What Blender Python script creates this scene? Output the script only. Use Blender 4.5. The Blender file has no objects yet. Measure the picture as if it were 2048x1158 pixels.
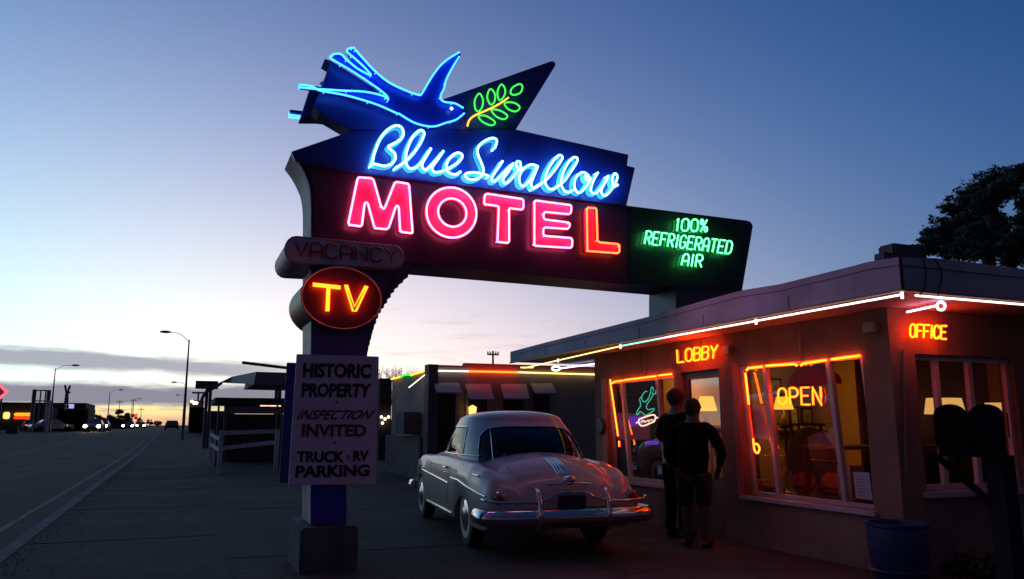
import bpy, bmesh, math, random
from mathutils import Vector, Matrix, noise as mnoise
random.seed(7)
sc = bpy.context.scene
C = sc.collection

# ---------------------------------------------------------------- camera
FPX, W2, H2 = 1575.0, 1024.0, 579.0
CAMZ = 1.4
TH = math.atan(271/1575); PSI = math.atan(.4248*math.cos(TH))
RR = Vector((math.cos(PSI), -math.sin(PSI), 0))
FF = Vector((math.sin(PSI)*math.cos(TH), math.cos(PSI)*math.cos(TH), math.sin(TH)))
UU = RR.cross(FF)
CP = Vector((0, 0, CAMZ))
cd = bpy.data.cameras.new('camera'); cam = bpy.data.objects.new('camera', cd); C.objects.link(cam)
cam.matrix_world = Matrix.Translation(CP) @ Matrix((RR, UU, -FF)).transposed().to_4x4()
cd.sensor_width = 36; cd.lens = 36*FPX/2048; cd.clip_start = .05; cd.clip_end = 6000
sc.camera = cam
sc.view_settings.view_transform = 'Standard'; sc.view_settings.look = 'None'
sc.view_settings.exposure = 0; sc.view_settings.gamma = 1
sc.render.resolution_x = 1024; sc.render.resolution_y = 579

# ---------------------------------------------------------------- dusk sky
SUNAZ = -9.8     # degrees from +Y towards -X
def make_world():
    w = bpy.data.worlds.new('World'); sc.world = w; w.use_nodes = True
    nt = w.node_tree; N = nt.nodes; L = nt.links; N.clear()
    def nd(t, **k):
        n = N.new(t)
        for a, b in k.items(): setattr(n, a, b)
        return n
    def M(op, a, b=None, c=None, clamp=False):
        n = nd('ShaderNodeMath', operation=op, use_clamp=clamp)
        for i, v in enumerate((a, b, c)):
            if v is None: continue
            if isinstance(v, (int, float)): n.inputs[i].default_value = v
            else: L.new(v, n.inputs[i])
        return n.outputs[0]
    def mix(f, a, b):
        n = nd('ShaderNodeMix', data_type='RGBA', blend_type='MIX')
        for s, v in ((n.inputs[0], f), (n.inputs[6], a), (n.inputs[7], b)):
            if isinstance(v, (int, float)): s.default_value = v
            elif isinstance(v, tuple): s.default_value = (*v, 1)
            else: L.new(v, s)
        return n.outputs[2]
    tc = nd('ShaderNodeTexCoord'); nm = nd('ShaderNodeVectorMath', operation='NORMALIZE'); L.new(tc.outputs['Generated'], nm.inputs[0])
    sp = nd('ShaderNodeSeparateXYZ'); L.new(nm.outputs[0], sp.inputs[0])
    x, y, z = sp.outputs
    z = M('MAXIMUM', z, 0.0)
    s = M('ADD', M('MULTIPLY', x, -.17), M('MULTIPLY', y, .985))
    # log-radiance of the dusk sky as a smooth polynomial of the direction
    Cf = [[-1.644,-1.49,-1.229],[-3.789,-1.617,-0.115],[-1.438,-1.208,-1.178],[0.528,1.309,1.178],[0.091,-0.037,0.001],[0.327,-0.171,0.246],[0.995,0.083,-0.083],[-0.297,-0.245,-0.052],[-0.038,-0.337,-0.291],[-2.445,-0.787,-0.292],[2.607,1.296,0.642],[1.457,0.631,0.218],[-1.44,-0.491,-0.165],[0.983,-0.486,-0.612],[-1.605,-1.44,-1.488]]
    zz, yy, xx = M('MULTIPLY', z, z), M('MULTIPLY', y, y), M('MULTIPLY', x, x); zy = M('MULTIPLY', z, y)
    bs = [z, zz, y, yy, zy, x, xx, M('MULTIPLY', x, y), M('MULTIPLY', x, z), M('MULTIPLY', zz, z), M('MULTIPLY', yy, y), M('MULTIPLY', xx, x), M('MULTIPLY', z, yy), M('MULTIPLY', zz, y)]
    ch = []
    for i in range(3):
        e = None
        for t, c in zip(bs, Cf[1:]): e = M('MULTIPLY_ADD', t, c[i], Cf[0][i] if e is None else e)
        ch.append(M('MINIMUM', M('EXPONENT', e), 1.3))
    cb = nd('ShaderNodeCombineColor')
    for i in range(3): L.new(ch[i], cb.inputs[i])
    col = cb.outputs[0]
    # cloud banks lie in layers above the horizon; az in degrees right of +Y, el in degrees
    az = M('MULTIPLY', M('ARCTAN2', x, y), 57.2958); el = M('MULTIPLY', M('ARCSINE', z), 57.2958)
    def nz(sx, sy, sc_, det=5, off=0):
        c = nd('ShaderNodeCombineXYZ'); L.new(M('MULTIPLY', az, sx), c.inputs[0]); L.new(M('ADD', M('MULTIPLY', el, sy), off), c.inputs[1])
        n = nd('ShaderNodeTexNoise'); n.inputs['Scale'].default_value = sc_; n.inputs['Detail'].default_value = det; n.inputs['Roughness'].default_value = .6
        L.new(c.outputs[0], n.inputs['Vector']); return n.outputs[0]
    n1 = M('SUBTRACT', nz(.10, .75, 1.0), .5); n2 = M('SUBTRACT', nz(.25, 2.2, 1.3, 6, 7.3), .5)
    def ss_(v, a, b):   # smoothstep
        n = nd('ShaderNodeMapRange', interpolation_type='SMOOTHSTEP'); n.inputs[1].default_value = a; n.inputs[2].default_value = b
        L.new(v, n.inputs[0]); return n.outputs[0]
    eln = M('ADD', M('ADD', el, M('MULTIPLY', n1, 1.5)), M('MULTIPLY', n2, .45))
    elt = M('ADD', eln, M('MULTIPLY', az, .035))
    bandA = M('MULTIPLY', ss_(elt, 3.0, 3.6), M('SUBTRACT', 1.0, ss_(elt, 4.1, 4.7)))
    bandA = M('MULTIPLY', bandA, M('SUBTRACT', 1.0, ss_(az, 2.0, 16.0)))
    bandB = M('MULTIPLY', ss_(eln, 1.05, 1.45), M('SUBTRACT', 1.0, ss_(eln, 2.3, 2.9)))
    bandB = M('MULTIPLY', bandB, M('SUBTRACT', 1.0, ss_(az, 14.0, 26.0)))
    low = M('SUBTRACT', 1.0, ss_(eln, 1.1, 1.6))
    wisp = M('MULTIPLY', M('MULTIPLY', ss_(nz(.12, 1.1, 1.0, 6, 3.1), .5, .72), M('SUBTRACT', 1.0, ss_(el, 6.5, 9.5))), ss_(az, 3.0, 12.0))
    glow = M('MULTIPLY', M('SUBTRACT', 1.0, ss_(M('ABSOLUTE', M('ADD', az, 3.5)), 2.0, 13.0)), 1.0)
    lowc = mix(glow, (.30, .26, .33), (1.15, .93, .36))
    pink = mix(M('SUBTRACT', 1.0, ss_(el, .1, 1.1)), lowc, (.90, .44, .24))
    pink = mix(M('MULTIPLY', ss_(n2, -.02, .16), .6), pink, (.34, .27, .33))
    near = M('SUBTRACT', 1.0, ss_(M('ABSOLUTE', az), 25.0, 60.0))
    col = mix(M('MULTIPLY', M('MULTIPLY', low, near), .95), col, pink)
    col = mix(M('MULTIPLY', bandA, .92), col, (.36, .37, .45))
    col = mix(M('MULTIPLY', bandB, .97), col, (.24, .235, .31))
    col = mix(M('MULTIPLY', wisp, .5), col, (.50, .45, .56))
    dt = nd('ShaderNodeVectorMath', operation='DOT_PRODUCT'); L.new(nm.outputs[0], dt.inputs[0]); dt.inputs[1].default_value = (.3, .94, .16)
    away = M('SUBTRACT', 1.0, ss_(dt.outputs['Value'], .15, .78))      # the eastern and overhead sky is dimmer and duller
    mu = nd('ShaderNodeMix', data_type='RGBA', blend_type='MULTIPLY'); L.new(away, mu.inputs[0]); L.new(col, mu.inputs[6]); mu.inputs[7].default_value = (.78, .62, .58, 1); col = mu.outputs[2]
    bg = nd('ShaderNodeBackground'); L.new(col, bg.inputs[0]); bg.inputs[1].default_value = 1.0
    sky = nd('ShaderNodeTexSky', sky_type='NISHITA'); sky.sun_disc = False
    sky.sun_elevation = math.radians(-4); sky.sun_rotation = math.radians(SUNAZ)
    bg2 = nd('ShaderNodeBackground'); L.new(sky.outputs[0], bg2.inputs[0]); bg2.inputs[1].default_value = .05
    ad = nd('ShaderNodeAddShader'); L.new(bg.outputs[0], ad.inputs[0]); L.new(bg2.outputs[0], ad.inputs[1])
    out = nd('ShaderNodeOutputWorld'); L.new(ad.outputs[0], out.inputs[0])
    w.cycles.sampling_method = 'MANUAL'; w.cycles.sample_map_resolution = 1024
make_world()
sd = bpy.data.lights.new('sun', 'SUN'); sd.energy = .015; sd.angle = math.radians(10); sd.color = (1, .6, .4)
so = bpy.data.objects.new('sun', sd); C.objects.link(so)
so.rotation_euler = (math.radians(88), 0, math.radians(180+9.8))   # the sun has just gone below the end of the road

# ---------------------------------------------------------------- helpers
def ray(px, py): return RR*((px-W2)/FPX) + UU*((H2-py)/FPX) + FF
def atY(px, py, Y): d = ray(px, py); return CP + d*(Y/d.y)
def atX(px, py, X): d = ray(px, py); return CP + d*(X/d.x)
def atZ(px, py, Z): d = ray(px, py); return CP + d*((Z-CAMZ)/d.z)
def atP(px, py, p, n): d = ray(px, py); n = Vector(n); return CP + d*((Vector(p)-CP).dot(n)/d.dot(n))
def g(Y):                                  # the street climbs very gently into the distance
    t = min(1, max(0, (Y-35)/75)); return .75*t*t*(3-2*t)

_m = {}
def mat(name, col, rough=.7, metal=0, var=.15, scale=3, bump=0, bscale=60, coat=0, spec=.5):
    if name in _m: return _m[name]
    m = bpy.data.materials.new(name); m.use_nodes = True; nt = m.node_tree; b = nt.nodes['Principled BSDF']
    b.inputs['Roughness'].default_value = rough; b.inputs['Metallic'].default_value = metal
    b.inputs['Coat Weight'].default_value = coat; b.inputs['Coat Roughness'].default_value = .05
    b.inputs['Specular IOR Level'].default_value = spec
    tc = nt.nodes.new('ShaderNodeTexCoord')
    n = nt.nodes.new('ShaderNodeTexNoise'); n.inputs['Scale'].default_value = scale; n.inputs['Detail'].default_value = 6
    nt.links.new(tc.outputs['Object'], n.inputs['Vector'])
    r = nt.nodes.new('ShaderNodeMapRange'); r.inputs[1].default_value = .3; r.inputs[2].default_value = .7
    r.inputs[3].default_value = 1-var; r.inputs[4].default_value = 1+var; nt.links.new(n.outputs[0], r.inputs[0])
    v = nt.nodes.new('ShaderNodeVectorMath'); v.operation = 'SCALE'; v.inputs[0].default_value = col
    nt.links.new(r.outputs[0], v.inputs['Scale']); nt.links.new(v.outputs[0], b.inputs['Base Color'])
    if bump:
        n2 = nt.nodes.new('ShaderNodeTexNoise'); n2.inputs['Scale'].default_value = bscale; n2.inputs['Detail'].default_value = 4
        nt.links.new(tc.outputs['Object'], n2.inputs['Vector'])
        bp = nt.nodes.new('ShaderNodeBump'); bp.inputs['Strength'].default_value = bump; bp.inputs['Distance'].default_value = .02
        nt.links.new(n2.outputs[0], bp.inputs['Height']); nt.links.new(bp.outputs[0], b.inputs['Normal'])
    _m[name] = m; return m
def ground_mat(name, col, rough=.9, crack=.35, vs=1.1):
    m = mat(name, col, rough, var=.35, scale=.7, bump=.8, bscale=70); nt = m.node_tree; b = nt.nodes['Principled BSDF']; tc = nt.nodes['Texture Coordinate']
    l = b.inputs['Base Color'].links[0]; src = l.from_socket
    wv = nt.nodes.new('ShaderNodeTexNoise'); wv.inputs['Scale'].default_value = 2.5; wv.inputs['Detail'].default_value = 5; nt.links.new(tc.outputs['Object'], wv.inputs['Vector'])
    ad = nt.nodes.new('ShaderNodeVectorMath'); ad.operation = 'MULTIPLY_ADD'; nt.links.new(wv.outputs['Color'], ad.inputs[0]); ad.inputs[1].default_value = (.6, .6, 0); nt.links.new(tc.outputs['Object'], ad.inputs[2])
    vo = nt.nodes.new('ShaderNodeTexVoronoi'); vo.feature = 'DISTANCE_TO_EDGE'; vo.inputs['Scale'].default_value = vs*.4; nt.links.new(ad.outputs[0], vo.inputs['Vector'])
    r = nt.nodes.new('ShaderNodeMapRange'); r.inputs[1].default_value = .0; r.inputs[2].default_value = .022; r.inputs[3].default_value = crack; r.inputs[4].default_value = 1; nt.links.new(vo.outputs['Distance'], r.inputs[0])
    gr = nt.nodes.new('ShaderNodeTexNoise'); gr.inputs['Scale'].default_value = 55; gr.inputs['Detail'].default_value = 3; nt.links.new(tc.outputs['Object'], gr.inputs['Vector'])
    r2 = nt.nodes.new('ShaderNodeMapRange'); r2.inputs[1].default_value = .35; r2.inputs[2].default_value = .65; r2.inputs[3].default_value = .6; r2.inputs[4].default_value = 1.45; nt.links.new(gr.outputs[0], r2.inputs[0])
    st = nt.nodes.new('ShaderNodeTexNoise'); st.inputs['Scale'].default_value = .35; st.inputs['Detail'].default_value = 8; nt.links.new(tc.outputs['Object'], st.inputs['Vector'])
    r3 = nt.nodes.new('ShaderNodeMapRange'); r3.inputs[1].default_value = .42; r3.inputs[2].default_value = .62; r3.inputs[3].default_value = .62; r3.inputs[4].default_value = 1.25; nt.links.new(st.outputs[0], r3.inputs[0])
    a = nt.nodes.new('ShaderNodeMath'); a.operation = 'MULTIPLY'; nt.links.new(r.outputs[0], a.inputs[0]); nt.links.new(r2.outputs[0], a.inputs[1])
    a2 = nt.nodes.new('ShaderNodeMath'); a2.operation = 'MULTIPLY'; nt.links.new(a.outputs[0], a2.inputs[0]); nt.links.new(r3.outputs[0], a2.inputs[1])
    v = nt.nodes.new('ShaderNodeVectorMath'); v.operation = 'SCALE'; nt.links.new(src, v.inputs[0]); nt.links.new(a2.outputs[0], v.inputs['Scale']); nt.links.new(v.outputs[0], b.inputs['Base Color'])
    return m
def emit(name, col, s=1.0):
    if name in _m: return _m[name]
    m = bpy.data.materials.new(name); m.use_nodes = True; nt = m.node_tree; nt.nodes.clear()
    e = nt.nodes.new('ShaderNodeEmission'); e.inputs[0].default_value = (*col, 1); e.inputs[1].default_value = s
    o = nt.nodes.new('ShaderNodeOutputMaterial'); nt.links.new(e.outputs[0], o.inputs[0]); _m[name] = m; return m
def glass(name, tint=(.9, .92, .95), k=1.0, ior=1.5):
    if name in _m: return _m[name]
    m = bpy.data.materials.new(name); m.use_nodes = True; nt = m.node_tree; nt.nodes.clear()
    t = nt.nodes.new('ShaderNodeBsdfTransparent'); t.inputs[0].default_value = (*tint, 1)
    gl = nt.nodes.new('ShaderNodeBsdfGlossy'); gl.inputs['Roughness'].default_value = .02
    f = nt.nodes.new('ShaderNodeFresnel'); f.inputs[0].default_value = ior
    mu = nt.nodes.new('ShaderNodeMath'); mu.operation = 'MULTIPLY'; mu.inputs[1].default_value = k; mu.use_clamp = True
    nt.links.new(f.outputs[0], mu.inputs[0])
    x = nt.nodes.new('ShaderNodeMixShader'); o = nt.nodes.new('ShaderNodeOutputMaterial')
    nt.links.new(mu.outputs[0], x.inputs[0]); nt.links.new(t.outputs[0], x.inputs[1]); nt.links.new(gl.outputs[0], x.inputs[2]); nt.links.new(x.outputs[0], o.inputs[0])
    _m[name] = m; return m

def empty(name, label, cat, loc=(0, 0, 0), rz=0, group=None):
    o = bpy.data.objects.new(name, None); C.objects.link(o); o.location = loc; o.rotation_euler = (0, 0, rz)
    o.empty_display_size = .2; tag(o, label, cat, group); return o
def tag(o, label=None, cat=None, group=None, kind=None):
    if label: o['label'] = label
    if cat: o['category'] = cat
    if group: o['group'] = group
    if kind: o['kind'] = kind
    return o
def wm(o):
    m = o.matrix_basis.copy()
    while o.parent: o = o.parent; m = o.matrix_basis @ m
    return m
class MB:
    """collects shapes in world (or local) coordinates"""
    def __init__(s): s.v = []; s.f = []
    def add(s, vs, fs):
        k = len(s.v); s.v += [Vector(v) for v in vs]; s.f += [tuple(i+k for i in f) for f in fs]; return s
    def box(s, a, b):
        x0, y0, z0 = a; x1, y1, z1 = b
        if x0 > x1: x0, x1 = x1, x0
        if y0 > y1: y0, y1 = y1, y0
        if z0 > z1: z0, z1 = z1, z0
        return s.add([(x0,y0,z0),(x1,y0,z0),(x1,y1,z0),(x0,y1,z0),(x0,y0,z1),(x1,y0,z1),(x1,y1,z1),(x0,y1,z1)],
              [(3,2,1,0),(4,5,6,7),(0,1,5,4),(1,2,6,5),(2,3,7,6),(3,0,4,7)])
    def obox(s, M, size):
        x, y, z = [k/2 for k in size]
        P = [M @ Vector(p) for p in [(-x,-y,-z),(x,-y,-z),(x,y,-z),(-x,y,-z),(-x,-y,z),(x,-y,z),(x,y,z),(-x,y,z)]]
        return s.add(P, [(3,2,1,0),(4,5,6,7),(0,1,5,4),(1,2,6,5),(2,3,7,6),(3,0,4,7)])
    def prism(s, poly, ext):
        """closed polygon (3d points in one plane) extruded by the vector ext"""
        n = len(poly); ext = Vector(ext); P = [Vector(p) for p in poly]
        return s.add(P+[p+ext for p in P], [tuple(range(n)), tuple(range(2*n-1, n-1, -1))]+[(i, n+i, n+(i+1) % n, (i+1) % n) for i in range(n)])
    def quad(s, *p): return s.add(p, [tuple(range(len(p)))])
    def tube(s, pts, r, n=8, closed=False, r2=None, cap=True):
        P = [Vector(p) for p in pts]
        Q = [P[0]]
        for p in P[1:]:
            if (p-Q[-1]).length > 1e-5: Q.append(p)
        P = Q; m = len(P)
        if m < 2: return s
        up = Vector((0, 0, 1)); prev = None; rings = []
        for i in range(m):
            if closed: t = P[(i+1) % m]-P[i-1]
            else: t = P[min(i+1, m-1)]-P[max(i-1, 0)]
            if t.length < 1e-7: t = P[i]-P[i-1]
            t.normalize()
            if prev is None:
                a = t.cross(up)
                if a.length < .1: a = t.cross(Vector((1, 0, 0)))
                a.normalize()
            else:
                a = prev-t*prev.dot(t)
                if a.length < 1e-4: a = t.orthogonal()
                a.normalize()
            prev = a; b = t.cross(a); rr = r if r2 is None else r+(r2-r)*i/(m-1)
            rings.append([P[i]+(a*math.cos(q*2*math.pi/n)+b*math.sin(q*2*math.pi/n))*rr for q in range(n)])
        vs = [v for R_ in rings for v in R_]; fs = []
        for i in range(m if closed else m-1):
            j = (i+1) % m
            for q in range(n): fs.append((i*n+q, i*n+(q+1) % n, j*n+(q+1) % n, j*n+q))
        if not closed and cap: fs += [tuple(range(n-1, -1, -1)), tuple((m-1)*n+q for q in range(n))]
        return s.add(vs, fs)
    def lathe(s, prof, c, n=24, M=None):
        """profile of (radius, z) turned about z at c"""
        vs = []; fs = []; m = len(prof); M = M or Matrix.Translation(Vector(c))
        for r, z in prof:
            for q in range(n):
                a = q*2*math.pi/n; vs.append(M @ Vector((r*math.cos(a), r*math.sin(a), z)))
        for i in range(m-1):
            for q in range(n): fs.append((i*n+q, i*n+(q+1) % n, (i+1)*n+(q+1) % n, (i+1)*n+q))
        fs += [tuple(range(n-1, -1, -1)), tuple((m-1)*n+q for q in range(n))]
        return s.add(vs, fs)
    def ball(s, c, r, n=12, m=8, M=None):
        r = Vector((r, r, r)) if isinstance(r, (int, float)) else Vector(r)
        c = Vector(c); vs = []; fs = []
        for i in range(m+1):
            t = math.pi*i/m
            for q in range(n):
                a = 2*math.pi*q/n; p = Vector((math.sin(t)*math.cos(a)*r.x, math.sin(t)*math.sin(a)*r.y, math.cos(t)*r.z))
                vs.append(c+(M @ p if M else p))
        for i in range(m):
            for q in range(n): fs.append((i*n+q, (i+1)*n+q, (i+1)*n+(q+1) % n, i*n+(q+1) % n))
        return s.add(vs, fs)
    def build(s, name, m, parent=None, smooth=False, bevel=0, sub=0, world=True, tri=True):
        me = bpy.data.meshes.new(name); bm = bmesh.new()
        vs = [bm.verts.new(v) for v in s.v]
        for f in s.f:
            try: bm.faces.new([vs[i] for i in f])
            except ValueError: pass
        bmesh.ops.remove_doubles(bm, verts=bm.verts, dist=1e-5)
        if not sub:
            bmesh.ops.recalc_face_normals(bm, faces=bm.faces)
            big = [f for f in bm.faces if len(f.verts) > 4]
            if big: bmesh.ops.triangulate(bm, faces=big)
        else: bmesh.ops.recalc_face_normals(bm, faces=bm.faces)
        if bevel:
            es = [e for e in bm.edges if len(e.link_faces) == 2 and e.calc_face_angle(0) > .6]
            bmesh.ops.bevel(bm, geom=es, offset=bevel, segments=2, affect='EDGES', clamp_overlap=True)
        if smooth or sub:
            for f in bm.faces: f.smooth = True
        bm.to_mesh(me); bm.free()
        o = bpy.data.objects.new(name, me); C.objects.link(o); me.materials.append(m)
        if parent is not None:
            o.parent = parent
            if world:
                o.matrix_basis = wm(parent).inverted()
                me.transform(o.matrix_basis); o.matrix_basis = Matrix.Identity(4)
        if sub:
            md = o.modifiers.new('s', 'SUBSURF'); md.levels = md.render_levels = sub
        if smooth and not sub:
            try: me.set_sharp_from_angle(angle=math.radians(42))
            except Exception: pass
        return o
def copy_tree(o, parent=None, data=True):
    c = o.copy(); C.objects.link(c); c.parent = parent
    for ch in list(o.children): copy_tree(ch, c)
    return c
def spline(pts, closed=False, k=5):
    """Catmull-Rom through 2d or 3d points"""
    P = [Vector(p) for p in pts]; n = len(P); out = []
    rng = range(n if closed else n-1)
    for i in rng:
        p0 = P[i-1] if (closed or i > 0) else P[0]; p1 = P[i]; p2 = P[(i+1) % n]
        p3 = P[(i+2) % n] if (closed or i+2 < n) else P[-1]
        for j in range(k):
            t = j/k; out.append(.5*((2*p1)+(p2-p0)*t+(2*p0-5*p1+4*p2-p3)*t*t+(3*p1-p0-3*p2+p3)*t*t*t))
    if not closed: out.append(P[-1])
    return out
def zm(pts, ox, oy, s): return [(ox+x/s, oy+y/s) for x, y in pts]

# single-stroke letters on a unit box for bent glass tubing
def arc(cx, cy, rx, ry, a0, a1, n=10): return [(cx+rx*math.cos(math.radians(a0+(a1-a0)*i/n)), cy+ry*math.sin(math.radians(a0+(a1-a0)*i/n))) for i in range(n+1)]
GL = {
 'A': [[(0,0),(.0,.62)]+arc(.5,.62,.5,.38,180,0)+[(1,0)], [(0,.38),(1,.38)]],
 'B': [[(0,0),(0,1),(.55,1)]+arc(.55,.77,.4,.23,90,-90)+[(.1,.54),(.6,.54)]+arc(.6,.27,.4,.27,90,-90)+[(0,0)]],
 'C': [arc(.5,.7,.5,.3,20,180)+arc(.5,.3,.5,.3,180,340)],
 'D': [[(0,0),(0,1),(.4,1)]+arc(.4,.65,.6,.35,90,0)+arc(.4,.35,.6,.35,0,-90)+[(0,0)]],
 'E': [[(1,1),(0,1),(0,0),(1,0)], [(0,.52),(.8,.52)]],
 'F': [[(1,1),(0,1),(0,0)], [(0,.52),(.8,.52)]],
 'G': [arc(.5,.7,.5,.3,20,180)+arc(.5,.3,.5,.3,180,360)+[(1,.48),(.55,.48)]],
 'I': [[(.5,0),(.5,1)]],
 'L': [[(0,1),(0,0),(1,0)]],
 'N': [[(0,0),(0,1),(1,0),(1,1)]],
 'O': [arc(.5,.7,.5,.3,0,180)+arc(.5,.3,.5,.3,180,360)+[(1,.7)]],
 'P': [[(0,0),(0,1),(.5,1)]+arc(.5,.73,.5,.27,90,-90)+[(0,.46)]],
 'R': [[(0,0),(0,1),(.5,1)]+arc(.5,.74,.5,.26,90,-90)+[(0,.48)], [(.45,.48),(1,0)]],
 'T': [[(0,1),(1,1)], [(.5,1),(.5,0)]],
 'V': [[(0,1),(.5,0),(1,1)]],
 'Y': [[(0,1),(.5,.5),(1,1)], [(.5,.5),(.5,0)]],
 '1': [[(.25,.82),(.5,1),(.5,0)]],
 '0': [arc(.5,.7,.5,.3,0,180)+arc(.5,.3,.5,.3,180,360)+[(1,.7)]],
 '%': [arc(.2,.8,.2,.2,0,360,12), arc(.8,.2,.2,.2,0,360,12), [(.95,1),(.05,0)]],
}
def bil(q, u, v):     # quad as (bottom-left, bottom-right, top-right, top-left)
    a, b, c, d = [Vector(k) for k in q]; return (a*(1-u)+b*u)*(1-v)+(d*(1-u)+c*u)*v
def stroke_text(txt, quad, proj, r, gap=.35, n=6):
    mb = MB(); wd = {'I': .35, '1': .5, ' ': .6}
    tot = sum(wd.get(c, 1) for c in txt)+gap*(len(txt)-1); x = 0
    for c in txt:
        w = wd.get(c, 1)
        for st in GL.get(c, []):
            pts = []
            for (a, b), (a2, b2) in zip(st[:-1], st[1:]):
                pts.append((a, b)); pts.append(((a+a2)/2, (b+b2)/2))
            pts.append(st[-1]); P3 = []
            for a, b in pts:
                aa = .5+(a-.5) if w == 1 else a
                q = bil(quad, (x+aa*w)/tot, b); P3.append(proj(q.x, q.y))
            mb.tube(P3, r, n)
        x += w+gap
    return mb
def font_text(txt, quad, proj, ext, bold=.0, shear=0.0):
    cu = bpy.data.curves.new('t', 'FONT'); cu.body = txt; cu.offset = bold; cu.shear = shear; cu.resolution_u = 4
    o = bpy.data.objects.new('t', cu); C.objects.link(o)
    dg = bpy.context.evaluated_depsgraph_get(); me = bpy.data.meshes.new_from_object(o.evaluated_get(dg))
    vs = [v.co.copy() for v in me.vertices]; fs = [tuple(p.vertices) for p in me.polygons]
    bpy.data.objects.remove(o); bpy.data.curves.remove(cu); bpy.data.meshes.remove(me)
    x0 = min(v.x for v in vs); x1 = max(v.x for v in vs); y0 = min(v.y for v in vs); y1 = max(v.y for v in vs)
    mb = MB(); P = []
    for v in vs:
        q = bil(quad, (v.x-x0)/(x1-x0), (v.y-y0)/(y1-y0)); P.append(proj(q.x, q.y))
    mb.add(P, fs); return mb

# ---------------------------------------------------------------- ground, road, kerb
asphalt = ground_mat('asphalt', (.030, .029, .027), .85, .4, 1.6)
concrete = ground_mat('concrete', (.044, .041, .036), .9, .35)
dirt = mat('dirt', (.05, .045, .04), .95, var=.4, scale=.05, bump=.3, bscale=3)
white_paint = mat('line_paint', (.10, .10, .09), .8, var=.8, scale=5)
def strip(name, x0, x1, zo, m, ys, kind='structure', thick=0, wob=0):
    mb = MB(); V = []
    for y in ys: V += [(x0, y, g(y)+zo), (x1, y, g(y)+zo)]
    F = [(2*i, 2*i+1, 2*i+3, 2*i+2) for i in range(len(ys)-1)]
    mb.add(V, F)
    if thick:
        k = len(V); mb.add([(a, b, c-thick) for a, b, c in V]+V, [])
        for i in range(len(ys)-1):
            mb.f += [(2*i, 2*i+2, k+2*i+2, k+2*i), (2*i+1, 2*i+3, k+2*i+3, k+2*i+1)]
        mb.f += [(0, 1, k+1, k)]
    o = mb.build(name, m); tag(o, kind=kind); return o
YS_ = [-60, -20, 0, 5, 10, 15, 20, 25, 30, 35]+[35+3*i for i in range(1, 27)]+[130, 160, 200, 300, 500, 900, 2000]
strip('ground', -1500, 1500, -.135, dirt, YS_)
strip('road', -16.6, -1.75, -.131, asphalt, YS_)
strip('forecourt', -1.58, 60, 0, concrete, YS_, thick=.14)
strip('kerb', -1.75, -1.581, .012, mat('kerb_concrete', (.13, .13, .135), .9, var=.3, scale=2, bump=.3), YS_, thick=.15)
strip('far_kerb', -16.8, -16.6, .0, mat('kerb_concrete', (0, 0, 0)), YS_, thick=.14)
strip('far_pavement', -24, -16.8, -.004, concrete, YS_, thick=.12)
rg_ = random.Random(11); mb = MB()
for _ in range(2600):
    if rg_.random() < .55: x_, y_ = -1.55+abs(rg_.gauss(0, .16)), rg_.uniform(4, 40)
    else: x_, y_ = rg_.uniform(-1.5, 6.2), rg_.uniform(4, 22)
    r_ = rg_.uniform(.004, .014); q0 = [Vector((x_+r_*math.cos(a)*rg_.uniform(.6, 1.2), y_+r_*math.sin(a)*rg_.uniform(.6, 1.2), .001)) for a in (0, 1.6, 3.1, 4.7)]; mb.add(q0+[Vector((x_, y_, r_*.9))], [(0, 1, 4), (1, 2, 4), (2, 3, 4), (3, 0, 4)])
tag(mb.build('gravel', mat('gravel_grey', (.09, .085, .08), .9, var=.5)), 'loose grit scattered on the forecourt and along the kerb', 'gravel', kind='stuff')
jm = mat('joint', (.024, .023, .022), .95)
mb = MB()
for i in range(12): mb.box((-1.575, 3+i*4.1, -.01), (.55, 3.012+i*4.1, .004))
mb.box((.55, -5, -.01), (.575, 60, .004))
for i in range(6): mb.box((.58, 4+i*5.2, -.01), (5.5, 4.025+i*5.2, .004))
tag(mb.build('pavement_joints', jm), kind='structure')
mb = MB()
def lane(x, w, y0, y1):
    ys = [y0+(y1-y0)*i/20 for i in range(21)]; V = []
    for y in ys: V += [(x, y, g(y)-.126), (x+w, y, g(y)-.126)]
    mb.add(V, [(2*i, 2*i+1, 2*i+3, 2*i+2) for i in range(20)])
lane(-2.35, .1, -5, 130); lane(-7.4, .1, -5, 130); lane(-7.7, .1, -5, 130); lane(-11.0, .1, -5, 130)
for i in range(12): lane(-4.95, .1, -4+i*12, -1+i*12)
tag(mb.build('road_markings', white_paint), kind='structure')

# ---------------------------------------------------------------- the neon sign
YS = 8.15
def S(off=0.0): return lambda x, y: atY(x, y, YS-off)
navy = mat('navy_enamel', (.05, .028, .09), .38, var=.25, scale=2.5, bump=.08, bscale=8)
blue_en = mat('blue_enamel', (.018, .032, .26), .35, var=.2, scale=2.5, bump=.06, bscale=8)
dark_en = mat('maroon_black_enamel', (.045, .016, .05), .36, var=.25, scale=2.5, bump=.06, bscale=8)
green_en = mat('green_black_enamel', (.008, .022, .018), .4, var=.25, scale=3)
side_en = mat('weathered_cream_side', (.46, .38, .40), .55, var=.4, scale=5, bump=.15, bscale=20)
bird_en = mat('swallow_blue_enamel', (.01, .05, .6), .35, var=.15, scale=3)
pillar_en = mat('purple_enamel', (.13, .07, .26), .5, var=.3, scale=3, bump=.1, bscale=15)
N_BLUE = emit('neon_tube_sky_blue', (.035, .26, 1.0), 4.6)
N_SCRIPT = emit('neon_tube_ice_blue', (.12, .50, 1.0), 10.0)
N_PINK = emit('neon_tube_pink', (1.0, .085, .20), 12)
N_RED = emit('neon_tube_orange_pink', (1.0, .055, .018), 11.0)
N_ORANGE = emit('neon_tube_orange', (1.0, .085, .004), 12.0)
N_GREEN = emit('neon_tube_green', (.09, 1.0, .27), 4.6)
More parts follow.
